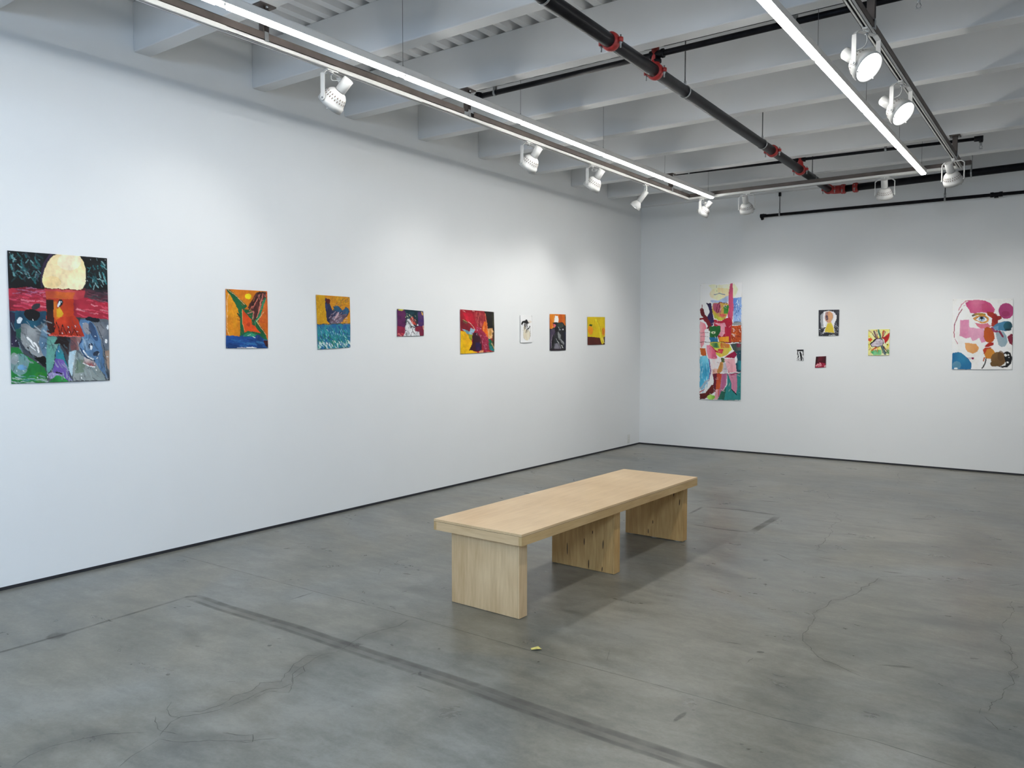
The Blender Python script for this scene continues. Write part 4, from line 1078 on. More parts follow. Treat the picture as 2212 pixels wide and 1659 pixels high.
p.dabs((110, 820, 440, 1460), 26, ['#8f9aa0', '#3a444c', '#6e8894', '#b8c4ca'], 70, 13, 50, 30, .5)
p.dabs((480, 1020, 1130, 1460), 60, ['#8f9aa0', '#3a444c', '#54707c', '#a8b4b8', '#2c3844'], 80, 13, 65, 25, .45)
p.dabs((110, 820, 1130, 1460), 44, ['#dfe6ea', '#f2f4f4', '#c0cad0'], 13, 7, 60, 70, .8)
p.dabs((110, 820, 1130, 1460), 70, ['#1a2026', '#26303a', '#3c3a44'], 60, 8, 70, 60, .5)
p.finish('largest left wall painting, a glowing oval head on an orange body under black sky', 0.12, 0.006)

# 2: orange and green leaping shape
p = Painting('P2', 96, 132, '#c8720f', 12, 4)
p.poly([(160, 150), (770, 180), (770, 850), (170, 830)], '#cc7a16', '#c26a10', cells=5)
p.poly([(620, 600), (770, 400), (770, 860), (700, 760)], '#c25a12', '#c86a1a')
p.poly([(620, 200), (760, 190), (770, 640), (600, 640), (700, 380)], '#b8501a', '#c8641e')
p.poly([(175, 200), (300, 260), (360, 500), (365, 800), (200, 810), (180, 500)], '#cf8a16', '#c87a12')
p.line([(190, 560), (190, 300), (210, 220)], 8, '#d9a878'); p.line([(185, 560), (190, 760), (220, 812)], 8, '#e0b070')
p.ell(478, 262, 46, 38, '#e6d21a', '#dcc410')
p.poly([(180, 165), (220, 170), (330, 270), (470, 400), (430, 440), (560, 440), (600, 600), (720, 760), (770, 900), (760, 980), (600, 850), (420, 800), (355, 830), (370, 600), (330, 430), (250, 280)], '#0f5230', '#14603a', cells=6)
p.poly([(600, 200), (740, 190), (740, 300), (620, 620), (560, 640), (560, 480), (470, 420)], '#3d1c1a', '#5a2a26')
for a_, b_ in (((690, 230), (600, 560)), ((640, 240), (540, 430)), ((740, 240), (610, 520)), ((600, 300), (490, 470))):
    p.line([a_, b_], 22, '#c87466', '#b05a4c', taper=True)
p.line([(720, 300), (640, 520), (580, 640)], 34, '#176a48', '#1d7a54'); p.line([(640, 200), (600, 290), (540, 380)], 26, '#2a1414')
p.dabs((590, 190, 750, 300), 26, ['#1c1012', '#3c2020', '#8a5a54', '#2e3a34'], 30, 10, 60, 60, .8)
p.poly([(395, 440), (440, 500), (530, 590), (530, 650), (600, 710), (660, 780), (560, 760), (470, 745), (420, 770), (400, 640)], '#cf4a16', '#c23c12', cells=5)
p.ell(480, 650, 30, 30, '#a83416', '#c0401a')
p.line([(395, 450), (400, 640), (425, 740)], 7, '#e09a60'); p.line([(600, 610), (640, 560), (700, 480)], 8, '#d2b080')
p.line([(600, 620), (660, 700), (740, 800)], 8, '#d8a070')
p.line([(470, 500), (560, 470), (540, 580)], 14, '#b06a60'); p.line([(200, 170), (330, 280), (430, 380)], 6, '#d8a878')
p.line([(330, 500), (370, 560)], 16, '#0c3a22'); p.dabs((300, 540, 370, 600), 5, ['#7a2a10', '#6a1e10'], 50, 7, 10, 10)
p.poly([(170, 815), (280, 812), (360, 820), (430, 790), (520, 775), (640, 810), (770, 900), (775, 1000), (170, 1000)], '#17478a', '#0f3468', cells=5)
p.poly([(400, 820), (450, 780), (520, 768), (600, 800), (560, 830), (480, 825)], '#1f7a5c', '#34906c')
p.line([(470, 810), (510, 800)], 8, '#b8d4c8'); p.line([(545, 832), (580, 838)], 8, '#c8dccf')
p.dabs((180, 860, 700, 970), 26, ['#1c5a92', '#0f2c60', '#2f6ea0', '#123a78'], 110, 16, 5, 12, .6)
p.poly([(700, 880), (770, 880), (770, 990), (730, 960)], '#5a1c22', '#2a1418'); p.dabs((300, 980, 650, 992), 6, ['#f0ece8'], 50, 9, 0, 3)
p.wash(0.2, 8)
p.dabs((170, 170, 770, 820), 60, ['#b05a12', '#d88a20', '#a04a10'], 50, 7, 60, 60, .35)
p.finish('orange painting with dark green leaping shape, small yellow sun and blue base', 0.14, 0.005)

# 3: bird over blue grass
p = Painting('P3', 82, 118, '#c98a14', 13, 4)
p.poly([(1430, 230), (1930, 260), (1930, 670), (1440, 665)], '#c98c16', '#bf7c12', cells=6)
p.poly([(1440, 240), (1560, 250), (1590, 640), (1450, 650)], '#c6960f', '#b8860f')
p.dabs((1450, 260, 1560, 640), 50, ['#a8780a', '#d8a820', '#8a6a10', '#c07a10'], 22, 7, 80, 50, .6)
p.dabs((1650, 270, 1900, 420), 40, ['#d89a20', '#a8700e', '#8a6a1a', '#b8902a'], 40, 8, 20, 40, .6)
p.poly([(1565, 280), (1600, 290), (1640, 400), (1660, 460), (1700, 420), (1760, 400), (1810, 460), (1860, 410), (1910, 470), (1890, 520), (1800, 620), (1720, 660), (1640, 660), (1590, 600), (1570, 450)], '#26304e', '#1a2240', cells=6)
p.ell(1605, 330, 30, 40, '#5a1a18', '#3a1614'); p.line([(1580, 350), (1590, 460), (1610, 560)], 30, '#1a1c3a', '#2a3460')
p.poly([(1670, 410), (1740, 390), (1800, 460), (1760, 500), (1690, 450)], '#1c4a6a', '#22587a'); p.poly([(1800, 460), (1860, 420), (1905, 440), (1890, 500), (1820, 540)], '#205878', '#1a3c62')
p.poly([(1640, 560), (1740, 520), (1880, 510), (1800, 620), (1720, 655), (1620, 640)], '#6a5a68', '#4c3c48')
p.dabs((1620, 480, 1860, 650), 90, ['#b0a0b0', '#8a7a8c', '#5a3a44', '#3a2a3a', '#c8bcc8', '#4a5a7a'], 28, 6, -50, 40, .75)
p.poly([(1690, 560), (1745, 480), (1765, 490), (1720, 570)], '#b89aa0', '#a88890')
p.dabs((1650, 300, 1900, 480), 26, ['#1c3c4a', '#3a5a2a', '#7a7a1a'], 50, 6, -60, 40, .7)
p.line([(1440, 655), (1600, 650), (1780, 648), (1925, 640)], 10, '#1c3c4a', '#31503a')
p.poly([(1440, 660), (1925, 650), (1940, 1010), (1450, 1020)], '#2a7c8c', '#1f5c90', cells=6)
p.dabs((1450, 670, 1920, 900), 130, ['#1c4a90', '#1a5a8a', '#2a8a8a', '#1f6a5a', '#163a70', '#3aa0a0'], 60, 9, 65, 18, .8)
p.dabs((1450, 780, 1920, 1000), 120, ['#1f7a5a', '#2a8f70', '#1a5a4a', '#2a70a0'], 60, 8, 62, 16, .8)
p.dabs((1460, 720, 1920, 900), 34, ['#8ac0c8', '#b0d4d0'], 28, 6, 65, 15, .8)
p.dabs((1460, 880, 1920, 990), 75, ['#cfe4dc', '#a8d0c4', '#e4ece4'], 40, 8, 65, 15, .85)
p.finish('painting of a dark blue bird on ochre above teal and blue grass strokes', 0.14, 0.004)

# 4: purple square with a white figure
p = Painting('P4', 66, 64, '#3a1a3a', 14, 4)
p.poly([(140, 230), (330, 240), (300, 700), (150, 740)], '#5a1f50', '#4a1a48'); p.poly([(140, 560), (300, 600), (280, 780), (140, 780)], '#7c1c38', '#8c2444')
p.poly([(260, 240), (660, 280), (600, 340), (540, 560), (300, 600), (300, 300)], '#0c2630', '#123640')
p.poly([(540, 300), (660, 290), (660, 600), (540, 560)], '#3c2460', '#4a2a58'); p.poly([(460, 590), (660, 560), (660, 760), (560, 740), (470, 650)], '#7a1a30', '#681838')
p.ell(215, 262, 50, 18, '#9c9a2a', '#c0bc4a'); p.dabs((300, 320, 540, 420), 16, ['#7fa0a0', '#c8c49a', '#2a5a5c'], 30, 8, 60, 50)
p.poly([(370, 430), (440, 390), (510, 560), (440, 540)], '#a02420', '#c44a3a'); p.dabs((380, 400, 500, 560), 8, ['#e0b8a8', '#801410'], 50, 8, 60, 12)
p.poly([(330, 430), (380, 440), (470, 580), (480, 670), (560, 680), (580, 760), (260, 765), (310, 650), (290, 620), (320, 500)], '#dfe0e2', '#c0c2c6', cells=8)
p.dabs((290, 420, 480, 760), 60, ['#2a2a2e', '#4c4c52', '#8c8e92', '#1a1a1c'], 44, 7, 70, 40, .85); p.dabs((430, 660, 570, 755), 16, ['#8c8e92', '#b4b6ba', '#3c3c40'], 40, 5, 60, 30)
p.line([(470, 600), (400, 560), (340, 480)], 16, '#3a3c40'); p.ell(405, 590, 14, 26, '#1a1a1e'); p.line([(430, 600), (440, 660), (400, 740)], 9, '#26262a')
p.poly([(540, 520), (555, 570), (520, 560)], '#e8e8e8'); p.ell(625, 330, 12, 40, '#c8a04a', rot=-15); p.line([(640, 560), (655, 640)], 12, '#e0a890'); p.dabs((160, 700, 250, 770), 10, ['#c8464a', '#e08a80', '#9a2038'], 40, 12, 30, 30)
p.finish('small square purple and dark teal painting with a sketchy white face', 0.12, 0.006)

# 5: red, yellow, black abstract
p = Painting('P5', 84, 112, '#9a1420', 15, 5)
p.poly([(1340, 240), (1860, 260), (1840, 620), (1700, 700), (1350, 640)], '#a01226', '#8c1020', cells=5)
p.poly([(1400, 320), (1560, 330), (1620, 520), (1500, 520)], '#b0102a', '#c01a30'); p.poly([(1360, 450), (1500, 490), (1560, 620), (1500, 680), (1370, 620)], '#6a0c1c', '#7c1420')
p.ell(1445, 490, 45, 28, '#5c3a2a', '#7a5040', rot=20); p.line([(1410, 450), (1480, 490)], 9, '#b0a060'); p.line([(1500, 480), (1580, 570), (1620, 640)], 9, '#c8b0a0')
p.poly([(1600, 300), (1800, 290), (1810, 480), (1740, 620), (1660, 560)], '#7a1c24', '#9c2c34'); p.dabs((1600, 280, 1800, 560), 40, ['#5a1018', '#b43a44', '#8c1c3c', '#d06a60'], 80, 10, 80, 15, .6)
p.poly([(1800, 290), (2010, 300), (2010, 700), (1880, 640), (1850, 400)], '#0d0b0b', '#1c1814'); p.poly([(1960, 310), (2010, 310), (2010, 600), (1970, 600)], '#3c3a2a', '#2a2a20')
p.poly([(1800, 480), (1860, 500), (1880, 720), (1860, 800), (1760, 700), (1770, 560)], '#c8560c', '#d86a14'); p.line([(1800, 560), (1790, 700)], 9, '#e8a060')
p.line([(1820, 340), (1850, 520), (1870, 640)], 14, '#c87a50')
p.poly([(1870, 620), (1960, 600), (1990, 700), (1950, 800), (1880, 820)], '#c8925a', '#d4a874'); p.ell(1920, 700, 22, 60, '#b8843c')
p.poly([(1960, 700), (2010, 660), (2010, 960), (1960, 860)], '#4a3424', '#2e2018'); p.poly([(1880, 800), (1930, 820), (2010, 960), (2010, 1060), (1900, 1020)], '#175a38', '#1f6a50'); p.poly([(1900, 940), (1960, 960), (2010, 1040), (1930, 1030)], '#1f7a78', '#2a5a7a')
p.line([(1950, 900), (2000, 990)], 18, '#c49a70')
p.poly([(1380, 620), (1480, 650), (1580, 720), (1560, 760), (1450, 700)], '#4f7a84', '#7ea4b4'); p.poly([(1540, 600), (1620, 640), (1600, 700), (1520, 700)], '#86a8b8', '#6a94a8')
p.poly([(1350, 650), (1440, 680), (1560, 800), (1570, 900), (1530, 1020), (1640, 1060), (1700, 1100), (1350, 1110)], '#e0b00a', '#d49c08', cells=5)
p.poly([(1500, 720), (1580, 740), (1560, 860), (1510, 800)], '#6a7a1c', '#8a8a24')
p.poly([(1640, 580), (1700, 590), (1820, 700), (1880, 820), (1900, 1000), (1840, 1080), (1780, 1000), (1720, 760), (1640, 700)], '#9c2444', '#8a1c3a', cells=5)
p.poly([(1600, 690), (1680, 700), (1740, 820), (1760, 1000), (1720, 1060), (1520, 1030), (1580, 900), (1570, 780)], '#3a1020', '#2a0c1c', cells=5); p.poly([(1640, 880), (1720, 880), (1740, 1040), (1640, 1040)], '#1f1440', '#3a1a4a')
p.dabs((1720, 700, 1880, 1060), 60, ['#c05070', '#7a1430', '#a83a58', '#d88aa0'], 30, 7, 60, 50, .7); p.dabs((1640, 600, 1740, 760), 20, ['#e8c8d0', '#d04a60', '#60101c'], 18, 6, 60, 60)
p.poly([(1700, 1050), (1790, 1030), (1780, 1090), (1700, 1090)], '#dc9a6a'); p.poly([(1850, 1060), (2000, 1060), (2000, 1075), (1850, 1090)], '#d8946a')
p.wash(0.25, 8)
p.dabs((1360, 255, 1800, 300), 12, ['#f0c8c0', '#5a1018'], 50, 6, 5, 8, .7)
p.finish('crimson abstract painting with a yellow lower left corner and black upper right', 0.12, 0.006)

# 6: pale sheet with ink
p = Painting('P6', 42, 88, '#f4f4f0', 16, 4)
p.ell(345, 610, 74, 115, '#ddd0b4', '#e4dcc6', a=.9); p.ell(300, 470, 22, 70, '#d2c4a8', a=.7); p.ell(405, 340, 50, 26, '#e6ded6', '#dcd2c8', a=.8)
p.poly([(225, 380), (260, 320), (310, 310), (340, 284), (370, 340), (400, 360), (360, 380), (330, 370), (280, 360), (250, 410)], '#151517')
for a_, b_ in (((350, 360), (345, 560)), ((330, 370), (310, 480)), ((355, 430), (325, 560)), ((405, 430), (365, 540)), ((300, 370), (290, 500)), ((380, 470), (350, 500))): p.line([a_, b_], 20, '#1a1a1c', taper=True)
p.line([(415, 450), (420, 640), (400, 700)], 8, '#b8b0a4'); p.line([(272, 500), (280, 640), (310, 715)], 6, '#c8c0b0')
p.finish('pale white sheet with black ink leaves over a beige oval, left wall', 0.03, 0.012, gain=1.0)

# 7: dark bird under orange sky
p = Painting('P7', 56, 116, '#18181c', 17, 4)
p.poly([(820, 165), (1180, 175), (1180, 420), (1000, 380), (920, 460), (830, 490)], '#c4660c', '#d07a12', cells=5)
p.poly([(1020, 180), (1140, 190), (1130, 400), (1010, 350)], '#b8500c', '#c8620e'); p.line([(925, 200), (910, 400), (870, 480)], 8, '#e09a50')
p.poly([(940, 210), (995, 215), (1015, 290), (995, 355), (925, 345), (930, 270)], '#f4e8dc', '#f8f2ec')
p.poly([(1140, 185), (1175, 190), (1175, 420), (1150, 400)], '#4a2a1c', '#c88a60')
p.poly([(890, 350), (1100, 350), (1180, 450), (1180, 940), (830, 940), (830, 500), (930, 470), (900, 400)], '#16181a', '#24262a', cells=6)
p.poly([(990, 360), (1100, 370), (1120, 430), (1030, 470), (980, 420)], '#2a3630', '#3a443c'); p.poly([(890, 370), (960, 400), (930, 460), (905, 440)], '#b03a4a', '#d06a70')
p.poly([(840, 500), (930, 480), (940, 580), (880, 680), (850, 900), (835, 900)], '#3c3048', '#4c4452'); p.ell(975, 500, 45, 50, '#0a0a0c'); p.line([(1000, 440), (1030, 490), (1020, 520)], 8, '#a8aeb0')
p.poly([(1000, 540), (1060, 620), (1050, 700), (1010, 680), (990, 600)], '#6a6e6e', '#808484'); p.poly([(1010, 700), (1060, 690), (1140, 780), (1130, 840)], '#77797a', '#5c5e60')
for a_, b_ in (((960, 690), (1060, 880)), ((1000, 760), (1110, 880)), ((1060, 700), (1140, 810)), ((930, 800), (1080, 910))): p.line([a_, b_], 9, '#a4a6a8'); 
for a_, b_ in (((980, 690), (1080, 880)), ((1030, 720), (1120, 850)), ((900, 650), (890, 900))): p.line([a_, b_], 14, '#0a0a0c')
p.poly([(930, 790), (990, 780), (1070, 910), (920, 900)], '#74727c', '#56505e'); p.line([(960, 540), (900, 620), (880, 740), (890, 880)], 12, '#0c0c10'); p.line([(880, 600), (860, 760), (870, 880)], 7, '#8c8088')
p.ell(1105, 495, 12, 16, '#d0d4d8'); p.ell(1050, 505, 16, 7, '#a0a8b0'); p.ell(1085, 855, 8, 30, '#f0f2f4', rot=-20); p.poly([(1120, 560), (1180, 540), (1180, 930), (1130, 900)], '#15192c', '#1c2440', a=.8)
p.poly([(830, 900), (1170, 900), (1170, 945), (830, 945)], '#120e14', '#241420')
p.finish('narrow painting of a black bird form below a white oval and orange sky', 0.12, 0.004)

# 8: yellow with brown base
p = Painting('P8', 62, 92, '#d8b80a', 18, 3)
p.fill(np.ones(p.U.shape, bool), '#d9bc08', '#ccae0c', cells=5)
p.poly([(1620, 645), (1700, 650), (1800, 660), (1900, 670), (1985, 690), (1985, 830), (1615, 830)], '#571a0c', '#4c160c')
p.poly([(1750, 300), (1800, 270), (1900, 560), (1960, 740), (1940, 800), (1910, 800), (1870, 660), (1840, 400)], '#e0c816', '#e8d430'); p.line([(1800, 280), (1880, 480), (1950, 700)], 7, '#b09408'); p.line([(1760, 300), (1740, 430), (1720, 560)], 6, '#b8a010')
p.line([(1850, 360), (1890, 560), (1930, 760)], 7, '#c0a40a'); p.ell(1940, 720, 18, 60, '#e4d060', rot=-20); p.poly([(1945, 660), (1985, 640), (1985, 780), (1960, 760)], '#3c120a')
p.ell(1675, 515, 50, 92, '#e08208', '#ea9010', rot=-6); p.poly([(1640, 420), (1665, 385), (1720, 400), (1700, 430)], '#1c4a1a', '#2c5c1c'); p.ell(1945, 540, 30, 80, '#dc7e0a', '#e48e14'); p.line([(1920, 480), (1950, 600)], 6, '#a05008')
p.finish('yellow painting with orange fruits above a brown base, nearest the room corner', 0.08, 0.004)

# R1: tall figure on joined sheets
p = Painting('R1', 112, 300, '#f1eeea', 21, 4)
p.poly([(240, 150), (560, 130), (600, 200), (560, 300), (440, 240), (290, 230)], '#d6dcae', '#e4e2c0', a=.8)
p.ell(400, 260, 150, 80, '#efcf98', '#f0dcb4', a=.85); p.line([(310, 270), (380, 250), (440, 262)], 8, '#6a7a98')
p.poly([(250, 340), (360, 340), (480, 270), (500, 320), (420, 400), (300, 390)], '#8fa8d0', '#b8c6de', a=.9)
p.poly([(545, 310), (640, 290), (642, 600), (540, 610)], '#5c84c8', '#88a8da', cells=6); p.dabs((550, 320, 630, 600), 40, ['#dce6f4', '#3c66b0', '#a8c0e4'], 26, 8, 80, 40, .8)
p.poly([(505, 125), (530, 125), (545, 240), (545, 420), (525, 620), (490, 780), (470, 600), (480, 400), (490, 200)], '#b4305a', '#c85a78', cells=5)
p.poly([(290, 380), (380, 360), (480, 380), (490, 460), (450, 560), (380, 585), (310, 560), (280, 470)], '#c8a840', '#b88a50', cells=6)
p.poly([(290, 380), (380, 370), (400, 480), (340, 500), (290, 450)], '#a8506a', '#b87a6a'); p.poly([(430, 400), (490, 400), (480, 500), (430, 500)], '#2f7a2c', '#4a8a34')
p.line([(340, 480), (350, 400), (380, 360), (470, 370)], 9, '#6a1c30'); p.line([(380, 390), (370, 470), (350, 490)], 8, '#5a1a2a'); p.ell(445, 405, 16, 10, '#d8c8c0'); p.ell(445, 405, 7, 7, '#1c1a1a'); p.ell(415, 520, 42, 18, '#d06a5a', '#c04a48'); p.poly([(310, 500), (360, 540), (450, 560), (380, 585), (310, 560)], '#c8c040', '#a8b040')
p.poly([(300, 570), (380, 590), (500, 540), (530, 600), (520, 860), (380, 860), (300, 640)], '#a81c34', '#b83048', cells=5)
p.poly([(300, 620), (440, 610), (470, 700), (400, 790), (360, 760), (390, 660)], '#d87a92', '#e4a0b0')
p.poly([(215, 375), (265, 370), (280, 430), (300, 600), (290, 650), (240, 660), (210, 560), (250, 480)], '#2a1c48', '#3c2a5c', cells=5)
p.line([(150, 450), (165, 510), (210, 570), (250, 650), (240, 690)], 44, '#5c141c', '#741c24'); p.line([(128, 570), (170, 560), (210, 600)], 22, '#7a1420'); p.line([(155, 390), (150, 450)], 8, '#8a4a50'); p.line([(250, 400), (215, 375)], 14, '#241a3c')
p.line([(135, 620), (170, 700), (240, 745)], 6, '#3a1a20')
p.poly([(130, 600), (190, 620), (215, 680), (180, 880), (140, 930), (130, 840)], '#d87888', '#e4a4aa', cells=5); p.poly([(190, 700), (240, 680), (240, 900), (190, 920)], '#f2eeea')
p.poly([(250, 660), (380, 650), (390, 720), (340, 800), (330, 890), (260, 800)], '#1c5c2c', '#2f7a34', cells=6); p.ell(298, 730, 26, 14, '#c8d4b0'); p.ell(298, 730, 8, 8, '#1a2418')
p.poly([(250, 790), (350, 790), (370, 900), (260, 840)], '#1f6a94', '#2f80a4')
p.poly([(370, 790), (490, 780), (500, 850), (370, 850)], '#e08a14', '#eca030'); p.poly([(440, 660), (520, 640), (520, 780), (440, 780)], '#b41c3c', '#cc3a54')
p.poly([(520, 650), (642, 640), (642, 850), (510, 850)], '#b4481c', '#c45a24', cells=6); p.dabs((520, 650, 630, 840), 36, ['#e8dcd0', '#7c1c10', '#d87a3c', '#8c3018'], 24, 8, 60, 60, .75)
p.poly([(640, 600), (645, 640), (540, 640), (520, 630), (560, 590)], '#5a5c60', '#787e88', a=.8)
p.line([(130, 850), (380, 850), (640, 850)], 7, '#3c2428'); p.line([(130, 735), (240, 735)], 4, '#6c4a50'); p.line([(130, 780), (240, 780)], 4, '#7c5a60')
p.poly([(250, 850), (380, 850), (500, 870), (530, 940), (470, 1010), (380, 1040), (330, 1000), (260, 920)], '#d8c050', '#c8cc48', cells=5); p.poly([(260, 860), (350, 860), (370, 920), (290, 920)], '#3c7848', '#86a458'); p.poly([(380, 860), (500, 870), (500, 920), (390, 920)], '#d06a2c', '#c88438')
p.line([(260, 900), (320, 960), (400, 980), (410, 940), (360, 945)], 20, '#b81c34', '#c83040'); p.ell(390, 962, 24, 18, '#d8485a')
p.poly([(215, 890), (250, 880), (330, 980), (350, 1060), (240, 1050), (215, 960)], '#d86080', '#e28aa0', cells=5)
p.poly([(430, 1040), (560, 960), (590, 1010), (560, 1050)], '#a01438', '#8c1440'); p.poly([(510, 870), (642, 860), (640, 960), (590, 1010), (540, 940)], '#3a4844', '#5a6460', cells=5); p.ell(605, 890, 26, 26, '#5a1c30', '#8c3a50')
p.poly([(580, 960), (640, 950), (638, 1230), (590, 1220), (560, 1120), (600, 1100)], '#1a4a58', '#1c3444', cells=5); p.poly([(590, 1080), (640, 1080), (638, 1200), (600, 1190)], '#2a8a94', '#143848')
p.poly([(130, 920), (200, 930), (215, 1010), (180, 1040), (140, 1000)], '#b4521c', '#c8702c'); p.poly([(128, 1030), (215, 1010), (250, 1080), (260, 1200), (230, 1330), (150, 1440), (125, 1400)], '#48a8cc', '#7cc8dc', cells=5); p.dabs((130, 1040, 240, 1380), 26, ['#2a88b8', '#a8dce8', '#4cb0d4'], 90, 14, 85, 12, .6)
p.poly([(260, 1060), (380, 1050), (390, 1110), (330, 1180), (290, 1240), (270, 1360), (245, 1400), (250, 1240)], '#f0dcdc', '#e6bcc0', cells=5); p.line([(245, 1060), (262, 1190), (240, 1330)], 12, '#6a4a90')
p.poly([(380, 1100), (430, 1090), (420, 1200), (370, 1240), (340, 1230)], '#b87a3c', '#c89a58'); p.poly([(390, 1040), (430, 1050), (440, 1100), (400, 1100)], '#3a2c2c', '#5a6a38'); p.poly([(420, 1100), (470, 1120), (470, 1230), (410, 1230)], '#b4b0b8', '#d0c4cc')
p.poly([(430, 1060), (560, 1050), (590, 1220), (480, 1230), (460, 1140)], '#dc94a0', '#e6b0b8', cells=5); p.poly([(290, 1180), (350, 1180), (350, 1240), (290, 1240)], '#dca090', '#e0b8a8')
p.line([(290, 1240), (590, 1240)], 5, '#4c2430')
p.poly([(290, 1240), (345, 1240), (330, 1460), (290, 1480), (300, 1340)], '#4c1428', '#641c30'); p.poly([(345, 1240), (410, 1240), (390, 1420), (350, 1560), (310, 1560), (330, 1440)], '#c0562c', '#b02c28', cells=4)
p.poly([(405, 1240), (470, 1240), (460, 1380), (400, 1490), (350, 1540), (385, 1400)], '#b87898', '#a85a80'); p.poly([(330, 1440), (360, 1430), (350, 1565), (305, 1560)], '#d898a0')
p.poly([(470, 1240), (640, 1230), (632, 1570), (350, 1565), (400, 1490), (470, 1380)], '#2a8080', '#1f9090', cells=5); p.poly([(400, 1460), (460, 1420), (430, 1560), (350, 1560)], '#1a4a44', '#24604c')
p.poly([(480, 1240), (590, 1240), (590, 1440), (580, 1490), (525, 1440), (520, 1350)], '#c07a94', '#d494a8', cells=4); p.line([(525, 1440), (585, 1500)], 12, '#101418'); p.dabs((490, 1235, 590, 1262), 8, ['#8c1c4c', '#a02c50'], 30, 8, 10, 10)
p.poly([(130, 1560), (125, 1490), (200, 1480), (270, 1390), (300, 1370), (300, 1480), (240, 1530), (200, 1550)], '#5c1c18', '#8c3a24', cells=5); p.line([(128, 1470), (180, 1430)], 10, '#b01c24'); p.line([(140, 1420), (200, 1340), (240, 1320)], 26, '#8c94a0', '#a8aeb8', a=.8)
p.ell(270, 1535, 50, 32, '#7cb43c', '#a4cc5c'); p.line([(130, 1560), (240, 1500)], 8, '#3c1414')
p.wash(0.22, 8)
p.dabs((250, 350, 640, 1500), 90, ['#5a1424', '#f0e4e0', '#3c2430', '#e0c8c0'], 34, 5, 60, 80, .5); p.line([(340, 130), (345, 230)], 3, '#8a8a70')
p.finish('very tall narrow painting of a multicoloured figure with one raised arm, back wall', 0.10, 0.010)

# R2: head in an arch
p = Painting('R2', 64, 80, '#e6e4e8', 22, 4)
p.fill(np.ones(p.U.shape, bool), '#2a2a30', '#3c3c44', cells=8); p.dabs((670, 165, 1050, 640), 90, ['#1a1a20', '#55555e', '#0f0f14', '#7c7c84'], 50, 9, 85, 30, .6)
p.poly([(720, 490), (715, 290), (760, 200), (860, 180), (950, 200), (1000, 270), (990, 360), (960, 410), (950, 495)], '#e8e6ea', '#dedce2'); p.poly([(715, 480), (700, 260), (760, 210), (750, 350), (765, 480)], '#8c8e92', '#a4a6aa'); p.poly([(750, 580), (790, 500), (960, 500), (965, 585)], '#e4e2e6')
p.poly([(810, 200), (880, 192), (930, 230), (938, 300), (905, 360), (900, 400), (830, 400), (820, 380), (790, 360), (785, 270)], '#cf9c74', '#c8906c', cells=5); p.poly([(790, 210), (850, 195), (840, 270), (850, 330), (830, 390), (790, 350)], '#8a6a70', '#a07a78', a=.8)
p.ell(822, 290, 22, 26, '#2a222e', '#4c3c48'); p.ell(825, 335, 16, 12, '#3c3040'); p.line([(935, 250), (938, 310), (905, 370)], 7, '#a8a49c'); p.line([(820, 400), (800, 460)], 6, '#8c8c90')
p.poly([(835, 405), (905, 400), (945, 500), (955, 585), (775, 575), (810, 470)], '#ccb43a', '#d4c050', cells=4)
p.dabs((675, 500, 770, 620), 30, ['#d0d0d8', '#101016', '#24242c'], 26, 6, 20, 70, .8); p.dabs((965, 440, 1040, 620), 34, ['#d0d0d8', '#101016', '#6c6c78'], 26, 6, 60, 70, .8); p.line([(690, 615), (800, 628), (1020, 620)], 14, '#16161c'); p.dabs((850, 622, 1020, 640), 6, ['#e8e8ec'], 50, 7, 0, 5)
p.finish('small portrait of a bald head in a yellow top inside a black arch', 0.08, 0.004)

# R3: tiny black and white
p = Painting('R3', 34, 52, '#e8e8ea', 23, 3)
p.poly([(265, 890), (395, 890), (395, 925), (268, 925)], '#17171a'); p.poly([(280, 905), (300, 905), (290, 1000), (275, 1000)], '#26262a'); p.poly([(315, 940), (340, 930), (360, 980), (365, 1095), (340, 1095), (325, 990)], '#0e0e10'); p.poly([(370, 900), (395, 900), (392, 1020), (380, 1000)], '#1a1a1e')
p.poly([(290, 1000), (300, 960), (300, 1040), (275, 1060)], '#1c1c20'); p.line([(270, 1070), (310, 1075), (320, 1060)], 9, '#1a1a1c'); p.line([(372, 1040), (388, 1095)], 12, '#222226'); p.line([(305, 1000), (300, 1090)], 5, '#2a2a2e')
p.finish('tiny black and white ink sheet, smallest on the back wall', 0.05, 0.003, pins=False)

# R4: small dark red
p = Painting('R4', 42, 44, '#5a0c1c', 24, 3)
p.fill(np.ones(p.U.shape, bool), '#4a0a18', '#5c101f', cells=4); p.poly([(620, 1025), (660, 1025), (650, 1140), (610, 1160)], '#1c0a0e', '#3a0a14'); p.poly([(770, 1030), (805, 1020), (800, 1160), (770, 1150)], '#3a0a16')
p.poly([(640, 1150), (700, 1130), (790, 1150), (795, 1220), (610, 1230)], '#a0183a', '#8c1430'); p.line([(625, 1195), (650, 1165), (690, 1165)], 20, '#dc9aa0'); p.line([(690, 1140), (710, 1165), (715, 1190), (650, 1195)], 15, '#d88a94'); p.ell(785, 1200, 14, 20, '#d8a0a8', rot=30); p.dabs((710, 1140, 770, 1190), 12, ['#c84a60', '#7a1028'], 16, 5, 40, 60)
p.finish('small dark red sheet with a pink squiggle below the bald portrait', 0.08, 0.004, pins=False)

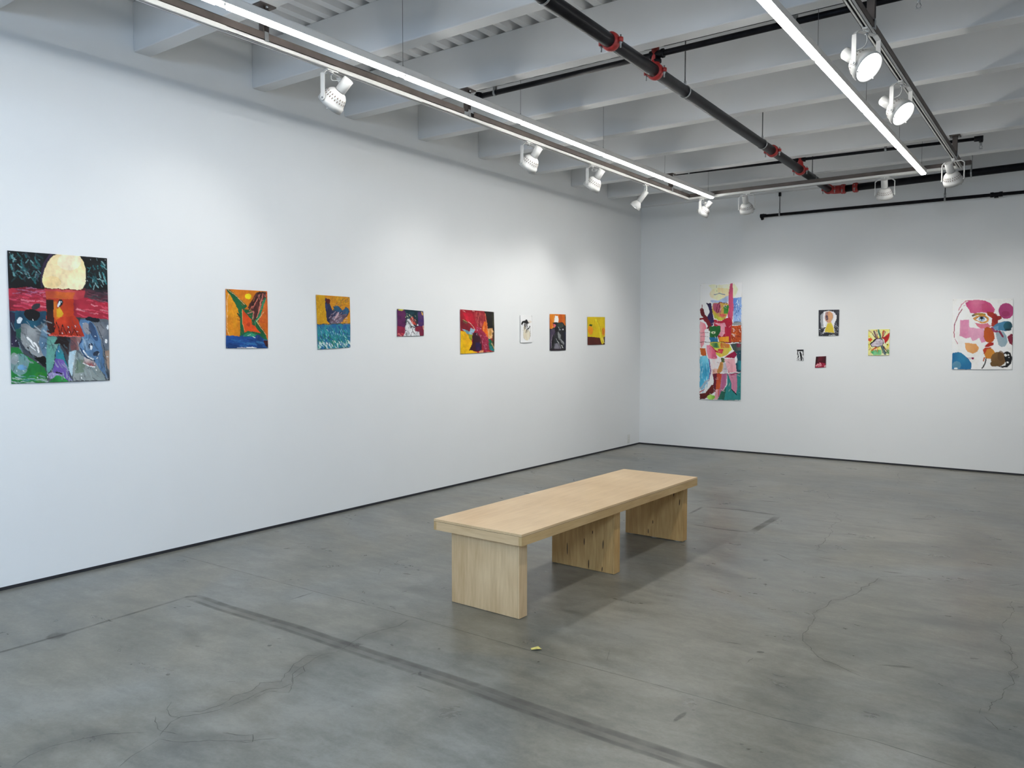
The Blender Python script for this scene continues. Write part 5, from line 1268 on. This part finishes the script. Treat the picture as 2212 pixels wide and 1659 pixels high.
# R5: eye shape with rays
p = Painting('R5', 68, 80, '#e4cf78', 25, 4)
p.fill(np.ones(p.U.shape, bool), '#e6dc7c', '#e8e4b4', cells=6); p.dabs((1580, 520, 1970, 1000), 80, ['#e0d020', '#f0ecc0', '#d8c86a', '#e8e038', '#d4b88a'], 60, 20, 50, 80, .6)
p.ell(1665, 935, 40, 34, '#2f9a50', a=.85); p.poly([(1640, 950), (1720, 900), (1820, 900), (1830, 990), (1680, 1000)], '#2a9a60', '#6ac08a', a=.9); p.poly([(1930, 880), (1970, 900), (1965, 980), (1900, 960)], '#2a8a5a', a=.8)
p.poly([(1575, 690), (1620, 680), (1660, 710), (1620, 750), (1580, 730)], '#d8541c', '#e06a2a')
for a_, b_, c_, w_ in (((1690, 560), (1740, 690), '#7a5a5c', 30), ((1660, 600), (1730, 700), '#4a2c34', 14), ((1730, 540), (1760, 690), '#9a2c20', 12), ((1770, 540), (1810, 690), '#5c8a70', 36), ((1775, 560), (1815, 680), '#2c4a3c', 8), ((1870, 550), (1835, 690), '#b8563c', 24), ((1895, 570), (1845, 690), '#6a1c1c', 12), ((1850, 560), (1835, 680), '#a02c20', 8),
                      ((1650, 910), (1730, 850), '#c85a2c', 22), ((1700, 920), (1730, 850), '#a03a24', 10), ((1750, 930), (1740, 860), '#d86a34', 12), ((1930, 930), (1860, 830), '#6a1418', 18), ((1890, 970), (1840, 840), '#5a6c70', 44), ((1850, 960), (1820, 850), '#2c3c40', 10), ((1910, 960), (1860, 850), '#24302c', 10), ((1600, 900), (1625, 860), '#b88a70', 16), ((1590, 545), (1640, 580), '#9a7a7c', 12)): p.line([a_, b_], w_, c_)
p.poly([(1850, 680), (1990, 570), (1985, 640), (1940, 730), (1880, 800), (1870, 720)], '#b81c1c', '#a01818')
p.poly([(1620, 800), (1700, 710), (1780, 695), (1840, 710), (1865, 760), (1850, 810), (1810, 840), (1650, 835)], '#cfc4cc', '#bdb2be'); p.line([(1620, 800), (1700, 705), (1780, 692), (1845, 708), (1862, 770), (1840, 825), (1760, 845), (1650, 838), (1620, 800)], 12, '#2a1c20'); p.line([(1620, 790), (1710, 715)], 26, '#141214'); p.line([(1870, 715), (1880, 790)], 16, '#f0ecea')
p.dabs((1690, 740, 1820, 800), 16, ['#6a5c68', '#8a7a88'], 50, 4, -10, 20); p.ell(1932, 806, 10, 10, '#101010'); p.ell(1955, 950, 8, 8, '#2a2a2a'); p.dabs((1590, 780, 1610, 850), 4, ['#1c2a1c'], 30, 5, 85, 10)
p.finish('small bright sheet with a grey eye shape and red, green and yellow rays', 0.08, 0.004)

# R6: fragmented face
p = Painting('R6', 150, 172, '#f0efec', 26, 4)
p.line([(345, 420), (400, 320), (480, 250), (600, 238)], 13, '#b84a68', '#c8607c'); p.line([(410, 395), (330, 520), (275, 660), (255, 800), (270, 900)], 15, '#8c2c48', '#b04a60'); p.line([(280, 930), (310, 980), (330, 1020)], 12, '#b4506a')
p.line([(440, 335), (470, 325)], 8, '#c87a90')
p.poly([(470, 280), (560, 240), (680, 222), (820, 240), (920, 290), (1000, 400), (990, 450), (860, 470), (760, 450), (650, 470), (560, 470), (530, 400), (490, 350)], '#c8487c', '#d67094', cells=5); p.poly([(760, 300), (860, 290), (980, 420), (930, 470), (850, 440), (780, 440)], '#b83468', '#c04a70', a=.7)
p.poly([(860, 440), (970, 450), (1040, 520), (1100, 520), (1120, 560), (1050, 600), (1050, 680), (1000, 720), (930, 700), (950, 560), (860, 500)], '#a83420', '#8c1c1c', cells=5); p.ell(1000, 560, 50, 90, '#9c1a1c', '#7c1414', a=.8)
p.poly([(580, 510), (640, 470), (760, 460), (840, 490), (820, 530), (700, 500), (600, 530)], '#b88a24', '#7c6a4a', cells=4); p.poly([(580, 500), (640, 480), (640, 520), (590, 528)], '#6a5c50')
p.poly([(600, 560), (660, 520), (780, 500), (880, 540), (900, 600), (840, 640), (760, 650), (680, 610), (640, 600)], '#dc9a4c', '#c87838', cells=4); p.poly([(650, 575), (720, 535), (800, 530), (860, 575), (850, 600), (780, 622), (710, 610)], '#f2f2f2')
p.ell(765, 572, 58, 42, '#4a6a8c', '#8ca8c4'); p.ell(765, 555, 32, 22, '#0c0e12'); p.ell(740, 590, 10, 10, '#e8eef2'); p.ell(790, 592, 9, 12, '#dfe8f0'); p.line([(650, 578), (715, 532), (800, 524), (870, 570)], 8, '#5c2a1c')
p.poly([(640, 640), (760, 660), (880, 640), (930, 700), (880, 740), (740, 740), (680, 700)], '#d8788c', '#d0687c', cells=4); p.poly([(900, 560), (940, 550), (930, 620), (905, 690), (870, 640)], '#f2f0ee')
p.poly([(380, 590), (535, 585), (545, 720), (680, 740), (800, 740), (830, 980), (760, 1000), (720, 910), (640, 960), (590, 970), (560, 900), (480, 920), (360, 870)], '#e0a0bc', '#d88aac', cells=5); p.poly([(370, 600), (530, 590), (520, 860), (360, 860)], '#d886aa', '#e09cb8', a=.6)
p.poly([(810, 740), (860, 710), (940, 740), (980, 800), (990, 920), (960, 980), (900, 1000), (830, 970), (800, 880)], '#b44c14', '#bc5a18', cells=4)
p.poly([(870, 1000), (970, 990), (975, 1040), (880, 1080), (810, 1060)], '#b02414', '#a82018'); p.poly([(820, 1080), (940, 1080), (900, 1180), (800, 1200), (780, 1120)], '#bc3c1c', '#a8301c')
p.poly([(860, 1110), (950, 1100), (1000, 1170), (990, 1240), (940, 1290), (830, 1280), (810, 1200)], '#c87420', '#d08a30', cells=4); p.poly([(800, 1260), (830, 1260), (800, 1330), (775, 1330)], '#b4603c')
p.line([(840, 1285), (820, 1370), (790, 1430), (770, 1450)], 22, '#0f0e10')
p.poly([(460, 1000), (560, 1010), (660, 1020), (710, 1080), (690, 1150), (610, 1192), (510, 1160), (470, 1100)], '#dc9a5c', '#e0a468', cells=4)
p.poly([(225, 1180), (340, 1160), (400, 1180), (520, 1280), (580, 1370), (575, 1475), (215, 1475)], '#1f6a9a', '#2f80a8', cells=5); p.ell(310, 1400, 80, 70, '#6a9aac', '#8aaab4', a=.55); p.ell(290, 1462, 34, 20, '#e8ecec')
p.line([(500, 1270), (580, 1275)], 7, '#7c1c48'); p.line([(520, 1295), (570, 1290)], 5, '#4c3c60'); p.ell(605, 1275, 24, 20, '#8c1c48')
p.ell(1195, 430, 130, 140, '#b4447c', '#a03068', cells=5); p.ell(1190, 480, 70, 50, '#902450', a=.5)
p.poly([(960, 720), (1040, 650), (1160, 610), (1260, 620), (1310, 700), (1270, 780), (1190, 790), (1100, 780), (1000, 770)], '#2a6c84', '#4c84a8', cells=4); p.ell(1225, 700, 76, 82, '#1f5c6c', '#184450'); p.ell(1230, 765, 60, 20, '#10262e', a=.8); p.poly([(960, 730), (1060, 690), (1060, 770), (1000, 770)], '#6c98b8')
p.line([(950, 730), (990, 790), (1090, 800), (1150, 880)], 34, '#7c2c4c', '#983c60'); p.poly([(1010, 820), (1060, 800), (1150, 790), (1200, 860), (1220, 980), (1180, 1060), (1110, 1075), (1060, 1030), (1030, 930)], '#a4b0b8', '#8aa8b4', cells=4); p.line([(1080, 795), (1140, 885)], 34, '#7c2440', '#8c3450')
p.poly([(1215, 890), (1280, 830), (1310, 850), (1300, 1040), (1250, 1010)], '#842038', '#742038')
p.ell(1060, 1290, 130, 130, '#6a4c28', '#7a5a30', rot=-30); p.ell(1100, 1230, 60, 90, '#6a4a26', '#5c4020', a=.8); p.ell(990, 1375, 76, 50, '#6c5028', '#5a4220')
p.poly([(1150, 1180), (1210, 1150), (1270, 1180), (1300, 1280), (1280, 1370), (1210, 1440), (1130, 1445), (1060, 1420), (1180, 1410), (1190, 1360), (1170, 1280)], '#0e0d0f'); p.ell(1235, 1215, 14, 18, '#f0f0ee'); p.ell(1185, 1220, 22, 22, '#ecebe8'); p.ell(1245, 1265, 10, 8, '#f0f0ee'); p.ell(1222, 1352, 18, 20, '#eeeeec')
p.wash(0.07, 8)
p.finish('large white sheet with a fragmented pink face, one blue eye and coloured blobs', 0.06, 0.006, gain=1.0)
